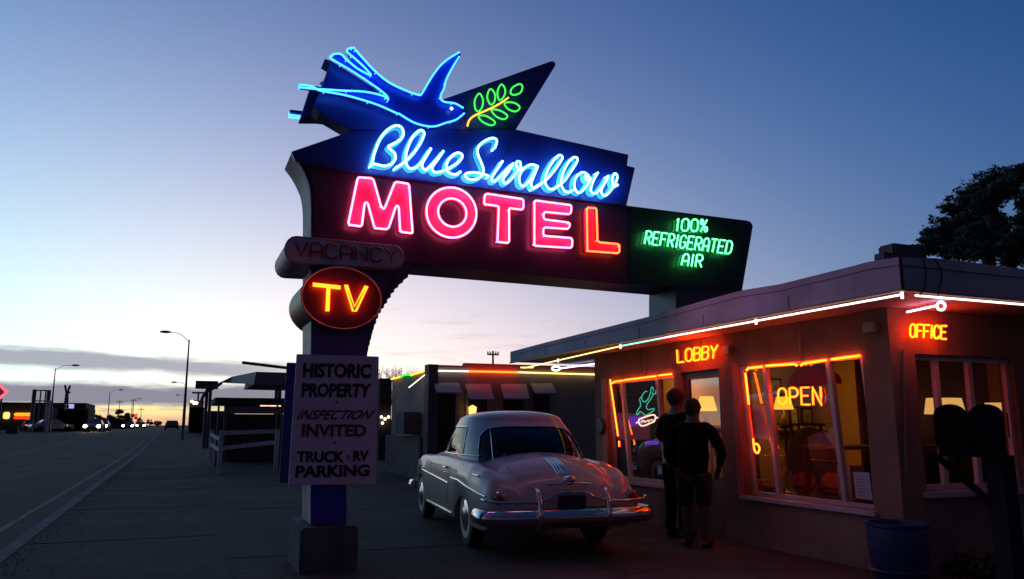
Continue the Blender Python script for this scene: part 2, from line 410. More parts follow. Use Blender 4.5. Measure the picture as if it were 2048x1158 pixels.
N_LEAF = emit('neon_tube_leaf_green', (.07, 1.0, .10), 1.3)
N_YELLOW = emit('neon_tube_yellow', (1.0, .52, .04), 2.0)

base = atZ(660, 1100, 0); sign = empty('motel_sign', 'tall neon motel sign with a blue swallow on a dark pillar beside the car', 'neon sign', (1.62, 8.4, 0))
steps = zm([(1080,325),(1065,350),(1030,352),(1030,380),(1000,383),(1000,415),(965,418),(965,450),(930,453),(930,485),(900,488),(900,520),(875,523),(875,560),(850,563),(848,600),(828,603),(825,635),(805,638),(803,670),(785,673),(783,710),(770,713),(768,750),(755,753),(752,790),(745,793),(740,825),(735,828),(732,865),(725,868),(722,905),(715,908),(710,950),(705,953),(703,985)], 540, 440, 3.6176)
curve = [(p.x, p.y) for p in spline([(584, 305), (598, 324), (611, 348), (619, 370), (622.5, 398), (623, 430)], k=5)]
outline = [(703, 262), (1031, 259), (1257, 310), (1254, 332), (1270, 336), (1253, 411), (1494, 441), (1502, 444), (1506, 452), (1484, 583), (1480, 604), (1480, 640), (1352, 640), (1352, 575), (1100, 552), (838, 529)] + steps
left = [(622.5, 1049)] + curve[::-1]
cab = outline + [(738, 712), (738, 950), (693, 956), (693, 1055)] + left
P = [S()(x, y) for x, y in cab]
# keep the leg and the pillar exactly vertical where they stand
mb = MB(); mb.prism(P, (0, .62, 0)); body = mb.build('sign_cabinet', navy, sign, bevel=.008)
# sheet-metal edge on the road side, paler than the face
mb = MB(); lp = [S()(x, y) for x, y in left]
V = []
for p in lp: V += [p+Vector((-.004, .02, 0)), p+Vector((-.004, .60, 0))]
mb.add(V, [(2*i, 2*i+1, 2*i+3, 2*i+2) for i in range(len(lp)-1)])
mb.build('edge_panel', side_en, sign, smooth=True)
# lower face of the box behind MOTEL, and the green-lit end panel
q = S(.012)
mb = MB(); mb.prism([q(x, y) for x, y in [(626, 385), (622, 352), (600, 322), (700, 344), (1250, 414), (1256, 570), (838, 527), (700, 500), (626, 474)]], (0, .010, 0)); mb.build('lettering_panel', dark_en, sign)
mb = MB(); mb.prism([q(x, y) for x, y in [(1260, 415), (1490, 444), (1498, 452), (1478, 580), (1352, 573), (1260, 564)]], (0, .010, 0)); mb.build('lettering_panel', green_en, sign)
# blue upper box with stepped right end
q = S(.05)
up = [(583, 303), (703, 262), (1031, 258.5), (1257, 309), (1254, 331), (1270, 335), (1252, 411), (900, 368), (700, 344), (590, 321)]
mb = MB(); mb.prism([q(x, y) for x, y in up], (0, .045, 0)); mb.build('script_panel', blue_en, sign, bevel=.004)
# fins
fin = [(648.6, 117), (662, 121), (704, 147), (747, 175), (776, 200), (800, 214), (860, 212), (884, 199), (1098, 123.5), (1106, 121.5), (1111, 125), (1111, 131), (1032, 259), (703, 262), (640, 225), (628, 214), (643, 176), (661, 125)]
q = S(.03)
mb = MB(); mb.prism([q(x, y) for x, y in fin], (0, .26, 0)); mb.build('fin', mat('fin_enamel', (.02, .035, .28), .4, var=.25, scale=3), sign, bevel=.006)
YB = YS+.62
b_ = lambda x, y: atY(x, y, YB)
mb = MB(); mb.prism([b_(x, y) for x, y in [(615, 189), (680, 192), (900, 220), (1000, 240), (960, 330), (690, 330), (703, 262), (668, 252), (630, 248), (596, 248)]], (0, -.26, 0)); mb.build('fin', mat('fin_enamel', (0, 0, 0)), sign, bevel=.006)

# the swallow, on both faces
Z1 = (540, 60, 3.407)
bird = [(415,180),(440,164),(480,164),(520,195),(560,225),(525,150),(540,122),(575,122),(605,150),(640,198),(700,262),(800,346),(920,408),(1015,442),(1045,420),(1090,340),(1150,256),(1210,200),(1290,150),(1302,165),(1290,200),(1240,265),(1200,345),(1185,400),(1167,445),(1168,470),(1190,490),(1260,500),(1315,528),(1335,545),(1325,568),(1270,610),(1200,632),(1130,655),(1070,655),(980,630),(870,570),(740,510),(600,465),(480,435),(330,412),(200,392),(196,372),(290,384),(480,408),(640,418),(760,444),(795,462),(775,432),(700,372),(560,278),(455,215)]
q = S(.09); XB = .0
def mirror_back(p, off): return Vector((p.x, YB+off, p.z))
BP = [q(x, y) for x, y in zm(bird, *Z1)]
mb = MB(); mb.prism(BP, (0, .05, 0)); bd = mb.build('swallow_panel', bird_en, sign, bevel=.003)
mb = MB(); mb.prism([mirror_back(p, .06) for p in BP], (0, -.05, 0)); bd2 = mb.build('swallow_panel', bird_en, sign)
bl = [[(200,372),(290,385),(340,412),(480,437),(600,467),(740,512),(865,568)],
      [(872,566),(980,630),(1070,655),(1130,655),(1200,632),(1270,610),(1325,566)],
      [(200,390),(300,400),(480,412),(640,420),(760,445),(803,470)],
      [(805,478),(800,455),(770,425),(700,373),(560,280),(418,195),(420,175),(440,163),(485,165),(520,200),(600,265),(690,312)],
      [(690,306),(640,250),(570,187),(525,148),(540,125),(578,122)],
      [(580,133),(640,200),(700,265),(800,350),(920,410),(1015,442),(1040,425),(1090,340),(1150,255),(1210,200),(1292,150)],
      [(1290,180),(1240,260),(1200,340),(1185,400),(1165,440),(1165,470),(1190,490),(1260,500),(1318,532)]]
q = S(.15)
for k in range(2):
    mb = MB()
    for l in bl:
        pts = [q(p.x, p.y) for p in spline([(a, b) for a, b in zm(l, *Z1)], k=4)]
        if k: pts = [mirror_back(p, .11) for p in pts]
        mb.tube(pts, .0105, 6)
        for i in range(0, len(pts), 9): mb.tube([pts[i], pts[i]+Vector((0, .06 if not k else -.06, 0))], .005, 4)
    mb.build('neon_outline', N_BLUE, bd if not k else bd2, smooth=True)
mb = MB(); c = q(*zm([(1237, 535)], *Z1)[0]); mb.tube([c+Vector((.012*math.cos(a*.7), 0, .012*math.sin(a*.7))) for a in range(9)], .008, 6, closed=True); mb.build('eye', emit('neon_tube_pale_cyan', (.5, 1, .9), 3), bd, smooth=True)
# olive branch
leaves = [[(1400,540),(1395,480),(1425,432),(1450,470),(1447,520),(1425,552)],[(1492,495),(1480,450),(1500,402),(1530,430),(1532,480),(1512,508)],[(1557,470),(1550,420),(1575,370),(1600,398),(1600,440),(1575,475)],[(1640,432),(1650,395),(1698,368),(1720,385),(1708,425),(1668,442)],[(1598,498),(1660,495),(1702,525),(1675,555),(1622,538)],[(1508,543),(1570,550),(1618,585),(1592,608),(1540,588)],[(1420,588),(1470,585),(1532,625),(1512,650),(1452,628)]]
q = S(.12)
br = empty_part = None
mb = MB(); mb.tube([q(p.x, p.y) for p in spline(zm([(1345,655),(1360,612),(1400,580),(1480,545),(1560,505),(1625,460)], *Z1), k=5)], .011, 6); branch = mb.build('olive_stem', N_YELLOW, sign, smooth=True)
for l in leaves:
    mb = MB(); mb.tube([q(p.x, p.y) for p in spline(zm(l, *Z1), closed=True, k=4)], .010, 6, closed=True); mb.build('olive_leaf', N_LEAF, sign, smooth=True)

# script
def rg(o, s): return lambda pts: zm(pts, o[0], o[1], s)
r1, r2, r3 = rg((720, 240), 8.533), rg((900, 260), 9.65), rg((1050, 290), 9.648)
script = [
 r1([(190,765),(215,700),(235,600),(280,470),(340,330),(440,195),(560,112),(645,95),(715,135),(742,225),(710,310),(620,380),(520,430),(485,455),(525,505),(590,565),(606,645),(570,715),(490,770),(390,782),(290,758),(215,745)]),
 r1([(610,812),(680,775),(790,690),(900,580),(1010,430),(1080,290),(1092,215),(1050,175),(990,195),(900,290),(830,430),(790,560),(780,680),(800,770),(850,825),(920,820),(1000,770),(1080,680),(1150,570),(1212,480)]),
 r1([(1212,485),(1130,620),(1065,740),(1070,815),(1120,850),(1190,800),(1280,700),(1370,600),(1425,525)]),
 r1([(1425,530),(1320,680),(1240,790),(1240,860),(1290,893),(1380,880),(1480,840),(1600,775),(1700,700),(1745,620),(1720,572),(1650,565),(1560,620),(1490,720),(1475,820),(1510,890),(1580,925),(1650,925),(1722,878)]),
 r2([(862,350),(893,270),(900,195),(850,158),(760,170),(650,225),(560,310),(530,400),(548,500),(600,620),(642,740),(640,830),(580,910),(480,952),(370,950),(302,900),(302,850),(370,825),(480,820),(600,842),(680,862),(755,890)]),
 r2([(1018,595),(950,700),(860,830),(810,930),(820,988),(880,980),(980,890),(1100,760),(1222,640)]),
 r2([(1218,650),(1130,800),(1040,920),(1030,1000),(1070,1030),(1140,990),(1240,880),(1320,770),(1362,680),(1345,612),(1290,615),(1278,680),(1320,735),(1400,730)]),
 r2([(1700,705),(1600,668),(1500,690),(1400,775),(1340,900),(1350,1040),(1420,1082),(1500,1020),(1600,880),(1690,712),(1630,860),(1572,1010),(1580,1098),(1640,1112),(1740,1050)]),
 r3([(150,838),(230,795),(330,730),(440,640),(560,500),(680,330),(722,245),(685,197),(620,222),(530,330),(440,480),(390,640),(400,760),(460,840),(540,852),(620,805),(700,740)]),
 r3([(700,740),(780,670),(880,520),(990,350),(1012,270),(970,236),(900,265),(810,380),(740,520),(700,680),(710,800),(770,890),(850,902),(930,868)]),
 r3([(1235,600),(1150,532),(1070,542),(990,620),(950,740),(970,860),(1030,920),(1100,890),(1200,780),(1252,680),(1215,590),(1160,600),(1190,672),(1285,650)]),
 r3([(1410,530),(1350,630),(1290,770),(1270,880),(1310,932),(1380,920),(1470,820),(1560,700),(1612,590)]),
 r3([(1605,605),(1545,725),(1480,845),(1480,930),(1530,980),(1600,940),(1680,840),(1760,700),(1782,600),(1740,550),(1700,590),(1680,700),(1720,795),(1795,765)])]
lett = None
q = S(.155); mb = MB()
for l in script:
    pts = [q(p.x, p.y) for p in spline(l, k=5)]; mb.tube(pts, .0128, 8)
    for p in (pts[0], pts[-1]): mb.tube([p, p+Vector((0, .10, 0))], .009, 5)
ns = mb.build('neon_script', N_SCRIPT, sign, smooth=True)
# painted, slightly raised letters behind the glass tubes
mb = MB(); off = Vector((0, .115, 0)); wv = Vector((.034, 0, -.012))
for l in script:
    pts = [q(p.x, p.y)+Vector((0, .098, 0)) for p in spline(l, k=5)]
    mb.tube(pts, .026, 6)
for i, v in enumerate(mb.v): mb.v[i] = Vector((v.x, YS-.062+(v.y-(YS-.057))*.2, v.z))
mb.build('painted_script', mat('sky_blue_letter_paint', (.12, .50, .85), .4, var=.1), sign, smooth=True)

# MOTEL
rM, rT = rg((680, 340), 7.314), rg((950, 370), 6.606)
Mo = rM([(275,108),(460,120),(492,150),(600,530),(635,572),(662,540),(800,190),(830,175),(990,200),(1012,230),(1062,915),(1040,922),(900,905),(880,870),(862,550),(840,518),(815,540),(715,840),(680,865),(525,850),(500,825),(410,495),(385,468),(360,492),(322,800),(300,822),(135,800),(124,775),(255,140)])
Tt = rT([(160,115),(620,185),(640,205),(640,300),(618,325),(462,305),(450,325),(450,745),(430,765),(300,750),(297,735),(315,300),(298,275),(140,255),(120,235),(130,135)])
Ee = rT([(800,205),(1258,265),(1275,290),(1265,368),(1240,385),(930,355),(908,375),(905,430),(925,455),(1230,495),(1255,520),(1240,565),(1218,580),(930,558),(903,580),(900,650),(925,672),(1268,700),(1285,730),(1280,815),(1255,830),(800,802),(785,790),(785,230)])
Ll = rT([(1490,300),(1588,305),(1605,330),(1617,735),(1640,757),(1885,780),(1908,800),(1905,885),(1880,900),(1500,872),(1485,860),(1478,320)])
Oo = [(680+(1630+365*math.cos(a)+8*math.sin(a))/7.314, 340+(622+367*math.sin(a)+10*math.cos(a))/7.314) for a in [i*math.pi/20 for i in range(40)]]
Oi = [(680+(1643+207*math.cos(a)+8*math.sin(a))/7.314, 340+(622+207*math.sin(a)+8*math.cos(a))/7.314) for a in [i*math.pi/16 for i in range(32)]]
face_red = mat('letter_face_red', (.78, .06, .24), .4, var=.22, scale=6)
def rounded(poly, proj, k=3):
    out = []; n = len(poly)
    for i in range(n):
        a, b, c = Vector(poly[i-1]), Vector(poly[i]), Vector(poly[(i+1) % n])
        da = min(1.6, (a-b).length*.4); dc = min(1.6, (c-b).length*.4)
        p, r_ = b+(a-b).normalized()*da, b+(c-b).normalized()*dc
        for j in range(k+1):
            t = j/k; v = p*(1-t)**2+b*2*t*(1-t)+r_*t*t; out.append(proj(v.x, v.y))
    return out
FO, TO = .045, .10
for nm_, poly, tm in (('M', Mo, N_PINK), ('T', Tt, N_PINK), ('E', Ee, N_PINK), ('L', Ll, N_RED)):
    # the face sits behind the tube at the same true place, so it is shifted for this viewpoint
    tp = rounded(poly, S(TO)); mb = MB()
    fp = [Vector((p.x, YS-FO, p.z)) for p in [S(TO)(x, y) for x, y in poly]]
    mb.prism(fp, (0, FO-.004, 0)); f = mb.build('letter', face_red, sign)
    mb = MB(); mb.tube(tp, .0112, 7, closed=True)
    for i in range(0, len(tp), 13): mb.tube([tp[i], tp[i]+Vector((0, .05, 0))], .006, 4)
    mb.build('neon_outline', tm, f, smooth=True)
mb = MB()
o_ = [Vector((p.x, YS-FO, p.z)) for p in [S(TO)(*p) for p in Oo]]; i_ = [Vector((p.x, YS-FO, p.z)) for p in [S(TO)(*Oi[int(k*32/40)]) for k in range(40)]]
V = o_+i_; V += [v+Vector((0, FO-.004, 0)) for v in V]
F_ = []
for k in range(40):
    j = (k+1) % 40; F_ += [(k, j, 40+j, 40+k), (k, 80+k, 80+j, j), (40+k, 40+j, 120+j, 120+k)]
mb.add(V, F_); f = mb.build('letter', face_red, sign)
mb = MB(); mb.tube([S(TO)(*p) for p in Oo], .0112, 7, closed=True); mb.tube([S(TO)(*p) for p in Oi], .0112, 7, closed=True); mb.build('neon_outline', N_PINK, f, smooth=True)

# small green lines: 100% / REFRIGERATED / AIR   (quads: bottom-left, bottom-right, top-right, top-left)
rG = rg((1270, 420), 8.909)
for txt, qd, gp in (('100%', [(715,370),(1285,385),(1290,175),(745,150)], .38), ('REFRIGERATED', [(170,598),(1700,785),(1745,560),(210,372)], .42), ('AIR', [(830,980),(1185,1020),(1215,800),(865,780)], .45)):
    ln = stroke_text(txt, rG(qd), S(.10), .0102, gp).build('neon_lettering', N_GREEN, sign, smooth=True)
    pd = stroke_text(txt, rG([(a-2, b+2) for a, b in qd]), S(.10), .012, gp)
    for i, v in enumerate(pd.v): pd.v[i] = Vector((v.x, YS-.018+(v.y-(YS-.1))*.15, v.z))
    pd.build('painted_lettering', mat('green_letter_paint', (.04, .25, .12), .5), ln)

# VACANCY panel running through the pillar
grey_en = mat('panel_grey_enamel', (.70, .50, .62), .5, var=.25, scale=5, bump=.05, bscale=10)
def stadium(q_, tl, tr, br_, bl_, n=8):
    tl, tr, br_, bl_ = map(Vector, (tl, tr, br_, bl_)); P2 = []
    cL, cR = (tl+bl_)/2, (tr+br_)/2; hL, hR = (tl-bl_).length/2, (tr-br_).length/2
    P2 += [(cR.x+hR*math.sin(a)*.85, cR.y-hR*math.cos(a)) for a in [math.pi*i/n for i in range(n+1)]]
    P2 += [(cL.x-hL*math.sin(a)*.85, cL.y+hL*math.cos(a)) for a in [math.pi*i/n for i in range(n+1)]]
    return [q_(*p) for p in P2]
st = stadium(S(.16), (592, 473), (788, 492), (788, 537), (592, 526))
mb = MB(); mb.prism(st, (0, .92, 0)); vp = mb.build('vacancy_panel', grey_en, sign, smooth=True, bevel=.006)
mb = MB(); mb.tube(st, .008, 6, closed=True); mb.build('rim', mat('rim_metal', (.35, .3, .36), .4, metal=.3), vp, smooth=True)
rV = rg((560, 470), 7.877)
stroke_text('VACANCY', rV([(240,325),(1850,450),(1840,220),(250,95)]), S(.185), .0105, .28).build('unlit_lettering', mat('unlit_tube', (.10, .008, .010), .5), vp, smooth=True)
# TV disc
qd = S(.20)
def ell(rx, ry, n=48): return [qd(682.4+rx*math.cos(2*math.pi*i/n)+2*math.sin(2*math.pi*i/n), 596+ry*math.sin(2*math.pi*i/n)+3*math.cos(2*math.pi*i/n)) for i in range(n)]
mb = MB(); mb.prism(ell(79, 61), (0, 1.0, 0)); tv = mb.build('disc_panel', mat('disc_maroon', (.10, .014, .03), .45, var=.2, scale=4), sign, smooth=True, bevel=.004)
mb = MB(); mb.tube(ell(80, 62), .011, 6, closed=True); mb.build('rim', mat('rim_metal', (0, 0, 0)), tv, smooth=True)
mb = MB(); qt = S(.25)
for l in ([(626,567),(681,573)], [(626,571),(681,577)], [(655,575),(653,622)], [(659,575),(657,622)], [(690,570),(706,622),(712,622),(735,573)], [(694,570),(709,613),(731,572)]):
    mb.tube([qt(*p) for p in l], .0095, 7)
mb.build('neon_lettering', N_ORANGE, tv, smooth=True)

# notice boards, front and back
board = mat('board_white', (.70, .61, .76), .7, var=.12, scale=3, bump=.05)
bq = S(.07)
bp = [bq(593.6, 708), bq(758, 713), bq(751.7, 969), bq(577, 970)]
mb = MB(); mb.prism(bp, (0, .03, 0)); nb = mb.build('notice_board', board, sign, bevel=.004)
tq = S(.0735); blk = mat('black_lettering', (.012, .012, .014), .6); rd = mat('red_lettering', (.13, .025, .03), .6)
z5 = rg((540, 680), 2.423)
for t, qd, m_, bo, sh in (('HISTORIC', [(158,183),(488,186),(492,116),(162,110)], blk, .045, 0), ('PROPERTY', [(152,276),(484,279),(493,211),(156,208)], blk, .045, 0),
      ('+', [(311,310),(333,310),(333,294),(311,294)], rd, .01, 0), ('INSPECTION', [(128,386),(498,386),(510,340),(136,338)], rd, .02, .45), ('INVITED', [(152,470),(467,467),(468,410),(156,408)], rd, .04, 0),
      ('+', [(303,508),(323,508),(324,492),(303,492)], rd, .01, 0), ('TRUCK', [(128,592),(360,594),(363,538),(132,538)], blk, .045, 0), ('&', [(371,578),(388,578),(388,556),(371,556)], rd, .01, 0), ('RV', [(402,588),(478,586),(480,534),(404,536)], blk, .045, 0), ('PARKING', [(122,670),(482,660),(484,602),(126,608)], blk, .045, 0)):
    font_text(t, z5(qd), tq, 0, bo, sh).build('painted_lettering', m_, nb)
mb = MB(); mb.prism([Vector((p.x, YB+.07, p.z-.03)) for p in bp], (0, .03, 0)); mb.build('notice_board', mat('board_blue', (.06, .06, .28), .7, var=.2), sign, bevel=.004)
q = S(.006)
mb = MB(); mb.prism([q(*p) for p in [(623.5, 540), (780, 540), (752, 640), (738, 690), (734, 712), (623.5, 712)]], (0, .005, 0)); mb.build('pillar_panel', pillar_en, sign)
mb = MB(); mb.prism([q(*p) for p in [(623.5, 955), (692, 960), (692, 1049), (623.5, 1046)]], (0, .005, 0)); mb.build('pillar_panel', mat('pillar_blue_enamel', (.05, .045, .42), .5, var=.3, scale=3), sign)
# sheet seams and rivets on the sign faces
sm_ = mat('seam_dark_enamel', (.008, .006, .014), .6)
for l in ([(842, 372), (838, 527)], [(1150, 402), (1146, 555)]): MB().tube([S(.0135)(*p) for p in l], .0025, 4).build('panel_seam', sm_, sign)
for l in ([(975, 378), (1035, 262)], ): MB().tube([S(.0515)(*p) for p in l], .0025, 4).build('panel_seam', sm_, sign)
mb = MB()
for a, b, n_ in (((600, 300), (703, 265), 6), ((740, 262), (1028, 262), 14), ((1040, 265), (1250, 311), 11)):
    for k in range(n_): c_ = S(.053)(a[0]+(b[0]-a[0])*k/(n_-1), a[1]+(b[1]-a[1])*k/(n_-1)+3); mb.ball(c_, .006, 6, 4)
o = mb.build('rivet', blue_en, sign); o['kind'] = 'stuff'
# masonry footing
a = atY(602, 1057, 8.02); b = atY(717.5, 1054, 8.02)
mb = MB(); mb.box((a.x, 8.02, -.05), (b.x, 9.0, a.z)); mb.build('footing', mat('footing_concrete', (.10, .10, .12), .9, var=.35, scale=5, bump=.5, bscale=30), sign, bevel=.02)

# ---------------------------------------------------------------- lobby building
XF, XW, YF, YO = 5.55, 6.35, 4.75, 5.64
stucco = mat('pink_stucco', (.225, .12, .095), .9, var=.38, scale=1.1, bump=.5, bscale=60)
fasc = mat('painted_fascia', (.46, .42, .50), .75, var=.22, scale=1.8, bump=.15, bscale=10)
soff = mat('soffit_paint', (.42, .36, .37), .7, var=.15, scale=2, bump=.1, bscale=20)
trim = mat('window_trim', (.45, .36, .42), .5, var=.15, scale=5)
gutter = mat('drip_edge', (.32, .24, .16), .55, var=.2, scale=4)
pane = glass('window_glass', (.93, .94, .95), .30)
hide = (0, 0, 0)
lob = empty('lobby_building', 'low pink stucco motel lobby with red neon round its windows under a wide flat eave', 'building', (XW, YO, 0))
dxf, pxf = (0, 0), 0
# wall openings, measured on the wall plane
def yz(px, py): p = atX(px, py, XW); return p.y, p.z
LW = (yz(1352, 860)[0], yz(1216, 860)[0], yz(1350, 972)[1], yz(1283, 757)[1])
RW = (yz(1735, 850)[0], yz(1484, 850)[0], yz(1600, 1003)[1], yz(1600, 722)[1])
DR = (yz(1444, 860)[0], yz(1364, 860)[0], .02, yz(1440, 737)[1])
print('openings', LW, RW, DR)
Y1 = yz(1191, 850)[0]
ox0, ox1 = atY(1842, 850, YO).x, atY(2040, 850, YO).x; oz0, oz1 = atY(1950, 978, YO).z, atY(1950, 713, YO).z
T = .18; ZT = 2.537
mb = MB()
def wallX(y0, y1, z0, z1): mb.box((XW, y0, z0), (XW+T, y1, z1))
yy = [YO, RW[0], RW[1], DR[0], DR[1], LW[0], LW[1], Y1]
wallX(yy[0], yy[1], 0, ZT); wallX(yy[2], yy[3], 0, ZT); wallX(yy[4], yy[5], 0, ZT); wallX(yy[6], yy[7], 0, ZT)
wallX(yy[1], yy[2], 0, RW[2]); wallX(yy[1], yy[2], RW[3], ZT); wallX(yy[3], yy[4], DR[3], ZT); wallX(yy[5], yy[6], 0, LW[2]); wallX(yy[5], yy[6], LW[3], ZT)
mb.box((XW+T, YO, 0), (ox0, YO+T, ZT)); mb.box((ox1, YO, 0), (14, YO+T, ZT)); mb.box((ox0, YO, 0), (ox1, YO+T, oz0)); mb.box((ox0, YO, oz1), (ox1, YO+T, ZT))
mb.box((XW+T, Y1-T, 0), (14, Y1, ZT)); mb.box((13.8, YO+T, 0), (14, Y1-T, ZT))
mb.build('wall', stucco, lob)
# fascia with its wavy top, traced on its own plane
zt = lambda pts, f, A: [f(x, y, A) for x, y in pts]
r7 = rg((1000, 560), 3.657); rR = rg((1700, 480), 4.135)
top = [atX(x, y, XF) for x, y in r7([(75,525),(340,455),(620,385),(860,325),(1080,270),(1300,205),(1530,140),(1770,75),(2048,30)])+rR([(0,220),(150,180),(240,166),(400,140)])]
corner = top[-1]; YF = corner.y
bot = [atX(x, y, XF) for x, y in [(1020.5,731),(1232,686),(1410,652),(1560,622),(1700,597),(1797,577)]]
zb = 2.535; print('fascia', top[0], corner, zb, [round(p.z, 3) for p in bot])
fr = [atY(x, y, YF) for x, y in rR([(430,137),(700,150),(900,170),(1150,205),(1439,240)])]
mb = MB(); V = []
for p in top: V += [Vector((XF, p.y, zb)), p]
nT = len(V)
F_ = [(2*i, 2*i+1, 2*i+3, 2*i+2) for i in range(len(top)-1)]
for p in fr: V += [Vector((max(p.x, XF), YF, zb)), Vector((max(p.x, XF), YF, p.z))]
V += [Vector((14.5, YF, zb)), Vector((14.5, YF, fr[-1].z))]
F_ += [(2*i, 2*i+1, 2*i+3, 2*i+2) for i in range(len(top), len(V)//2-1)]
V[nT+1].z = corner.z
n = len(V); mb.add(V, F_)
inn = []
for i, v in enumerate(V):
    if i < nT: inn.append(Vector((v.x+.06, max(v.y, YF+.06), v.z)))
    else: inn.append(Vector((max(v.x, XF+.06), v.y+.06, v.z)))
mb.add(inn, F_)
for i in range(len(V)//2-1):
    if i == len(top)-1: continue
    a, b = 2*i, 2*i+2
    mb.f += [(a+1, b+1, n+b+1, n+a+1), (a, n+a, n+b, b)]
mb.f.append((0, 1, n+1, n)); mb.build('fascia', fasc, lob)
YL = top[0].y
mb = MB(); mb.box((XF+.06, YL-.06, zb), (12, YL, top[0].z-.02)); mb.build('fascia', fasc, lob)
# seam strips on the fascia
mb = MB()
V = []
for p in top: V += [Vector((XF-.004, p.y, p.z-.075)), Vector((XF-.004, p.y, p.z-.068))]
mb.add(V, [(2*i, 2*i+1, 2*i+3, 2*i+2) for i in range(len(top)-1)])
mb.box((XF-.003, YF-.012, corner.z-.075), (14, YF-.008, corner.z-.068))
for y in (6.1, 7.5, 8.9, 10.4, 11.8): mb.box((XF-.006, y, zb+.01), (XF-.002, y+.008, corner.z-.14))
mb.build('seam', mat('seam_dark', (.06, .05, .08), .8), lob)
mb = MB(); mb.box((XF+.07, YF+.07, zb+.02), (14, YL-.07, zb+.17)); mb.build('roof', mat('roof_felt', (.06, .055, .06), .95, var=.3), lob)
mb = MB(); mb.box((XF+.065, YF+.065, zb+.005), (XW-.002, YL-.065, zb+.02)); mb.box((XW-.002, YF+.065, zb+.005), (13.9, YO-.002, zb+.02)); mb.box((XW-.002, Y1+.002, zb+.005), (11.9, YL-.065, zb+.02)); mb.build('soffit', soff, lob)
mb = MB(); mb.box((XF-.02, YF-.02, zb-.022), (XF+.03, YL, zb-.002)); mb.box((XF+.03, YF-.02, zb-.022), (14, YF+.03, zb-.002)); mb.build('drip_edge', gutter, lob)
# windows with slanted glazing
def win(y0, y1, z0, z1, muls, nm='window'):
    lean = .11
    f = MB(); fx = lambda z: XW+.14-lean*(z-z0)/(z1-z0)
    def bar(ya, yb, za, zb_, t=.05):
        f.add([(fx(za)-t/2, ya, za), (fx(za)+t/2, ya, za), (fx(za)+t/2, yb, za), (fx(za)-t/2, yb, za), (fx(zb_)-t/2, ya, zb_), (fx(zb_)+t/2, ya, zb_), (fx(zb_)+t/2, yb, zb_), (fx(zb_)-t/2, yb, zb_)],
              [(3,2,1,0),(4,5,6,7),(0,1,5,4),(1,2,6,5),(2,3,7,6),(3,0,4,7)])
    bar(y0, y0+.04, z0, z1); bar(y1-.04, y1, z0, z1); bar(y0+.04, y1-.04, z0, z0+.04); bar(y0+.04, y1-.04, z1-.04, z1)
    for m_ in muls: bar(m_-.028, m_+.028, z0+.04, z1-.04, .06)
    fo = f.build(nm, trim, lob)
    edges = [y0+.04]+sorted(muls)+[y1-.04]
    for a, b in zip(edges[:-1], edges[1:]):
        MB().quad((fx(z0+.04), a+.02, z0+.04), (fx(z0+.04), b-.02, z0+.04), (fx(z1-.04), b-.02, z1-.04), (fx(z1-.04), a+.02, z1-.04)).build('pane', pane, fo)
    s_ = MB().box((XW-.05, y0-.05, z0-.05), (XW+.17, y1+.05, z0-.004)); s_.build('sill', mat('sill_paint', (.42, .34, .40), .5, var=.2), fo)
    return fo
lw = win(*LW, [atX(1254, 860, XW+.09).y, atX(1326, 860, XW+.09).y]); rw = win(*RW, [atX(1546, 860, XW+.09).y, atX(1676, 860, XW+.09).y])
f = MB()
for a, b in ((ox0, ox0+.05), (ox1-.05, ox1), (atY(1890, 800, YO).x-.03, atY(1890, 800, YO).x+.03), (atY(1957, 800, YO).x-.03, atY(1957, 800, YO).x+.03)): f.box((a, YO+.06, oz0), (b, YO+.11, oz1))
f.box((ox0+.05, YO+.062, oz0), (ox1-.05, YO+.108, oz0+.05)); f.box((ox0+.05, YO+.062, oz1-.05), (ox1-.05, YO+.108, oz1))
ow = f.build('window', trim, lob)
MB().quad((ox0+.05, YO+.085, oz0+.05), (ox1-.05, YO+.085, oz0+.05), (ox1-.05, YO+.085, oz1-.05), (ox0+.05, YO+.085, oz1-.05)).build('pane', pane, ow)
MB().box((ox0-.05, YO-.07, oz0-.06), (ox1+.05, YO+.12, oz0-.004)).build('sill', mat('sill_paint', hide), ow)
# door with glazed upper half
dk = mat('door_paint', (.12, .05, .05), .5, var=.2, scale=4)
mb = MB(); d0, d1, _, dz = DR
mb.box((XW+.06, d0, 0), (XW+.11, d0+.1, dz)); mb.box((XW+.06, d1-.1, 0), (XW+.11, d1, dz)); mb.box((XW+.06, d0+.1, dz-.1), (XW+.11, d1-.1, dz)); mb.box((XW+.06, d0+.1, .02), (XW+.11, d1-.1, .75)); mb.box((XW+.06, d0+.1, 1.3), (XW+.11, d1-.1, 1.36))
do = mb.build('door', dk, lob); MB().quad((XW+.085, d0+.1, .75), (XW+.085, d1-.1, .75), (XW+.085, d1-.1, dz-.1), (XW+.085, d0+.1, dz-.1)).build('pane', pane, do)
mb = MB(); mb.tube([(XW+.02, d0+.16, 1.0), (XW+.0, d0+.16, 1.03), (XW, d0+.16, 1.13), (XW+.05, d0+.16, 1.16)], .012, 6); mb.build('handle', mat('brass', (.6, .45, .2), .3, metal=1), do, smooth=True)
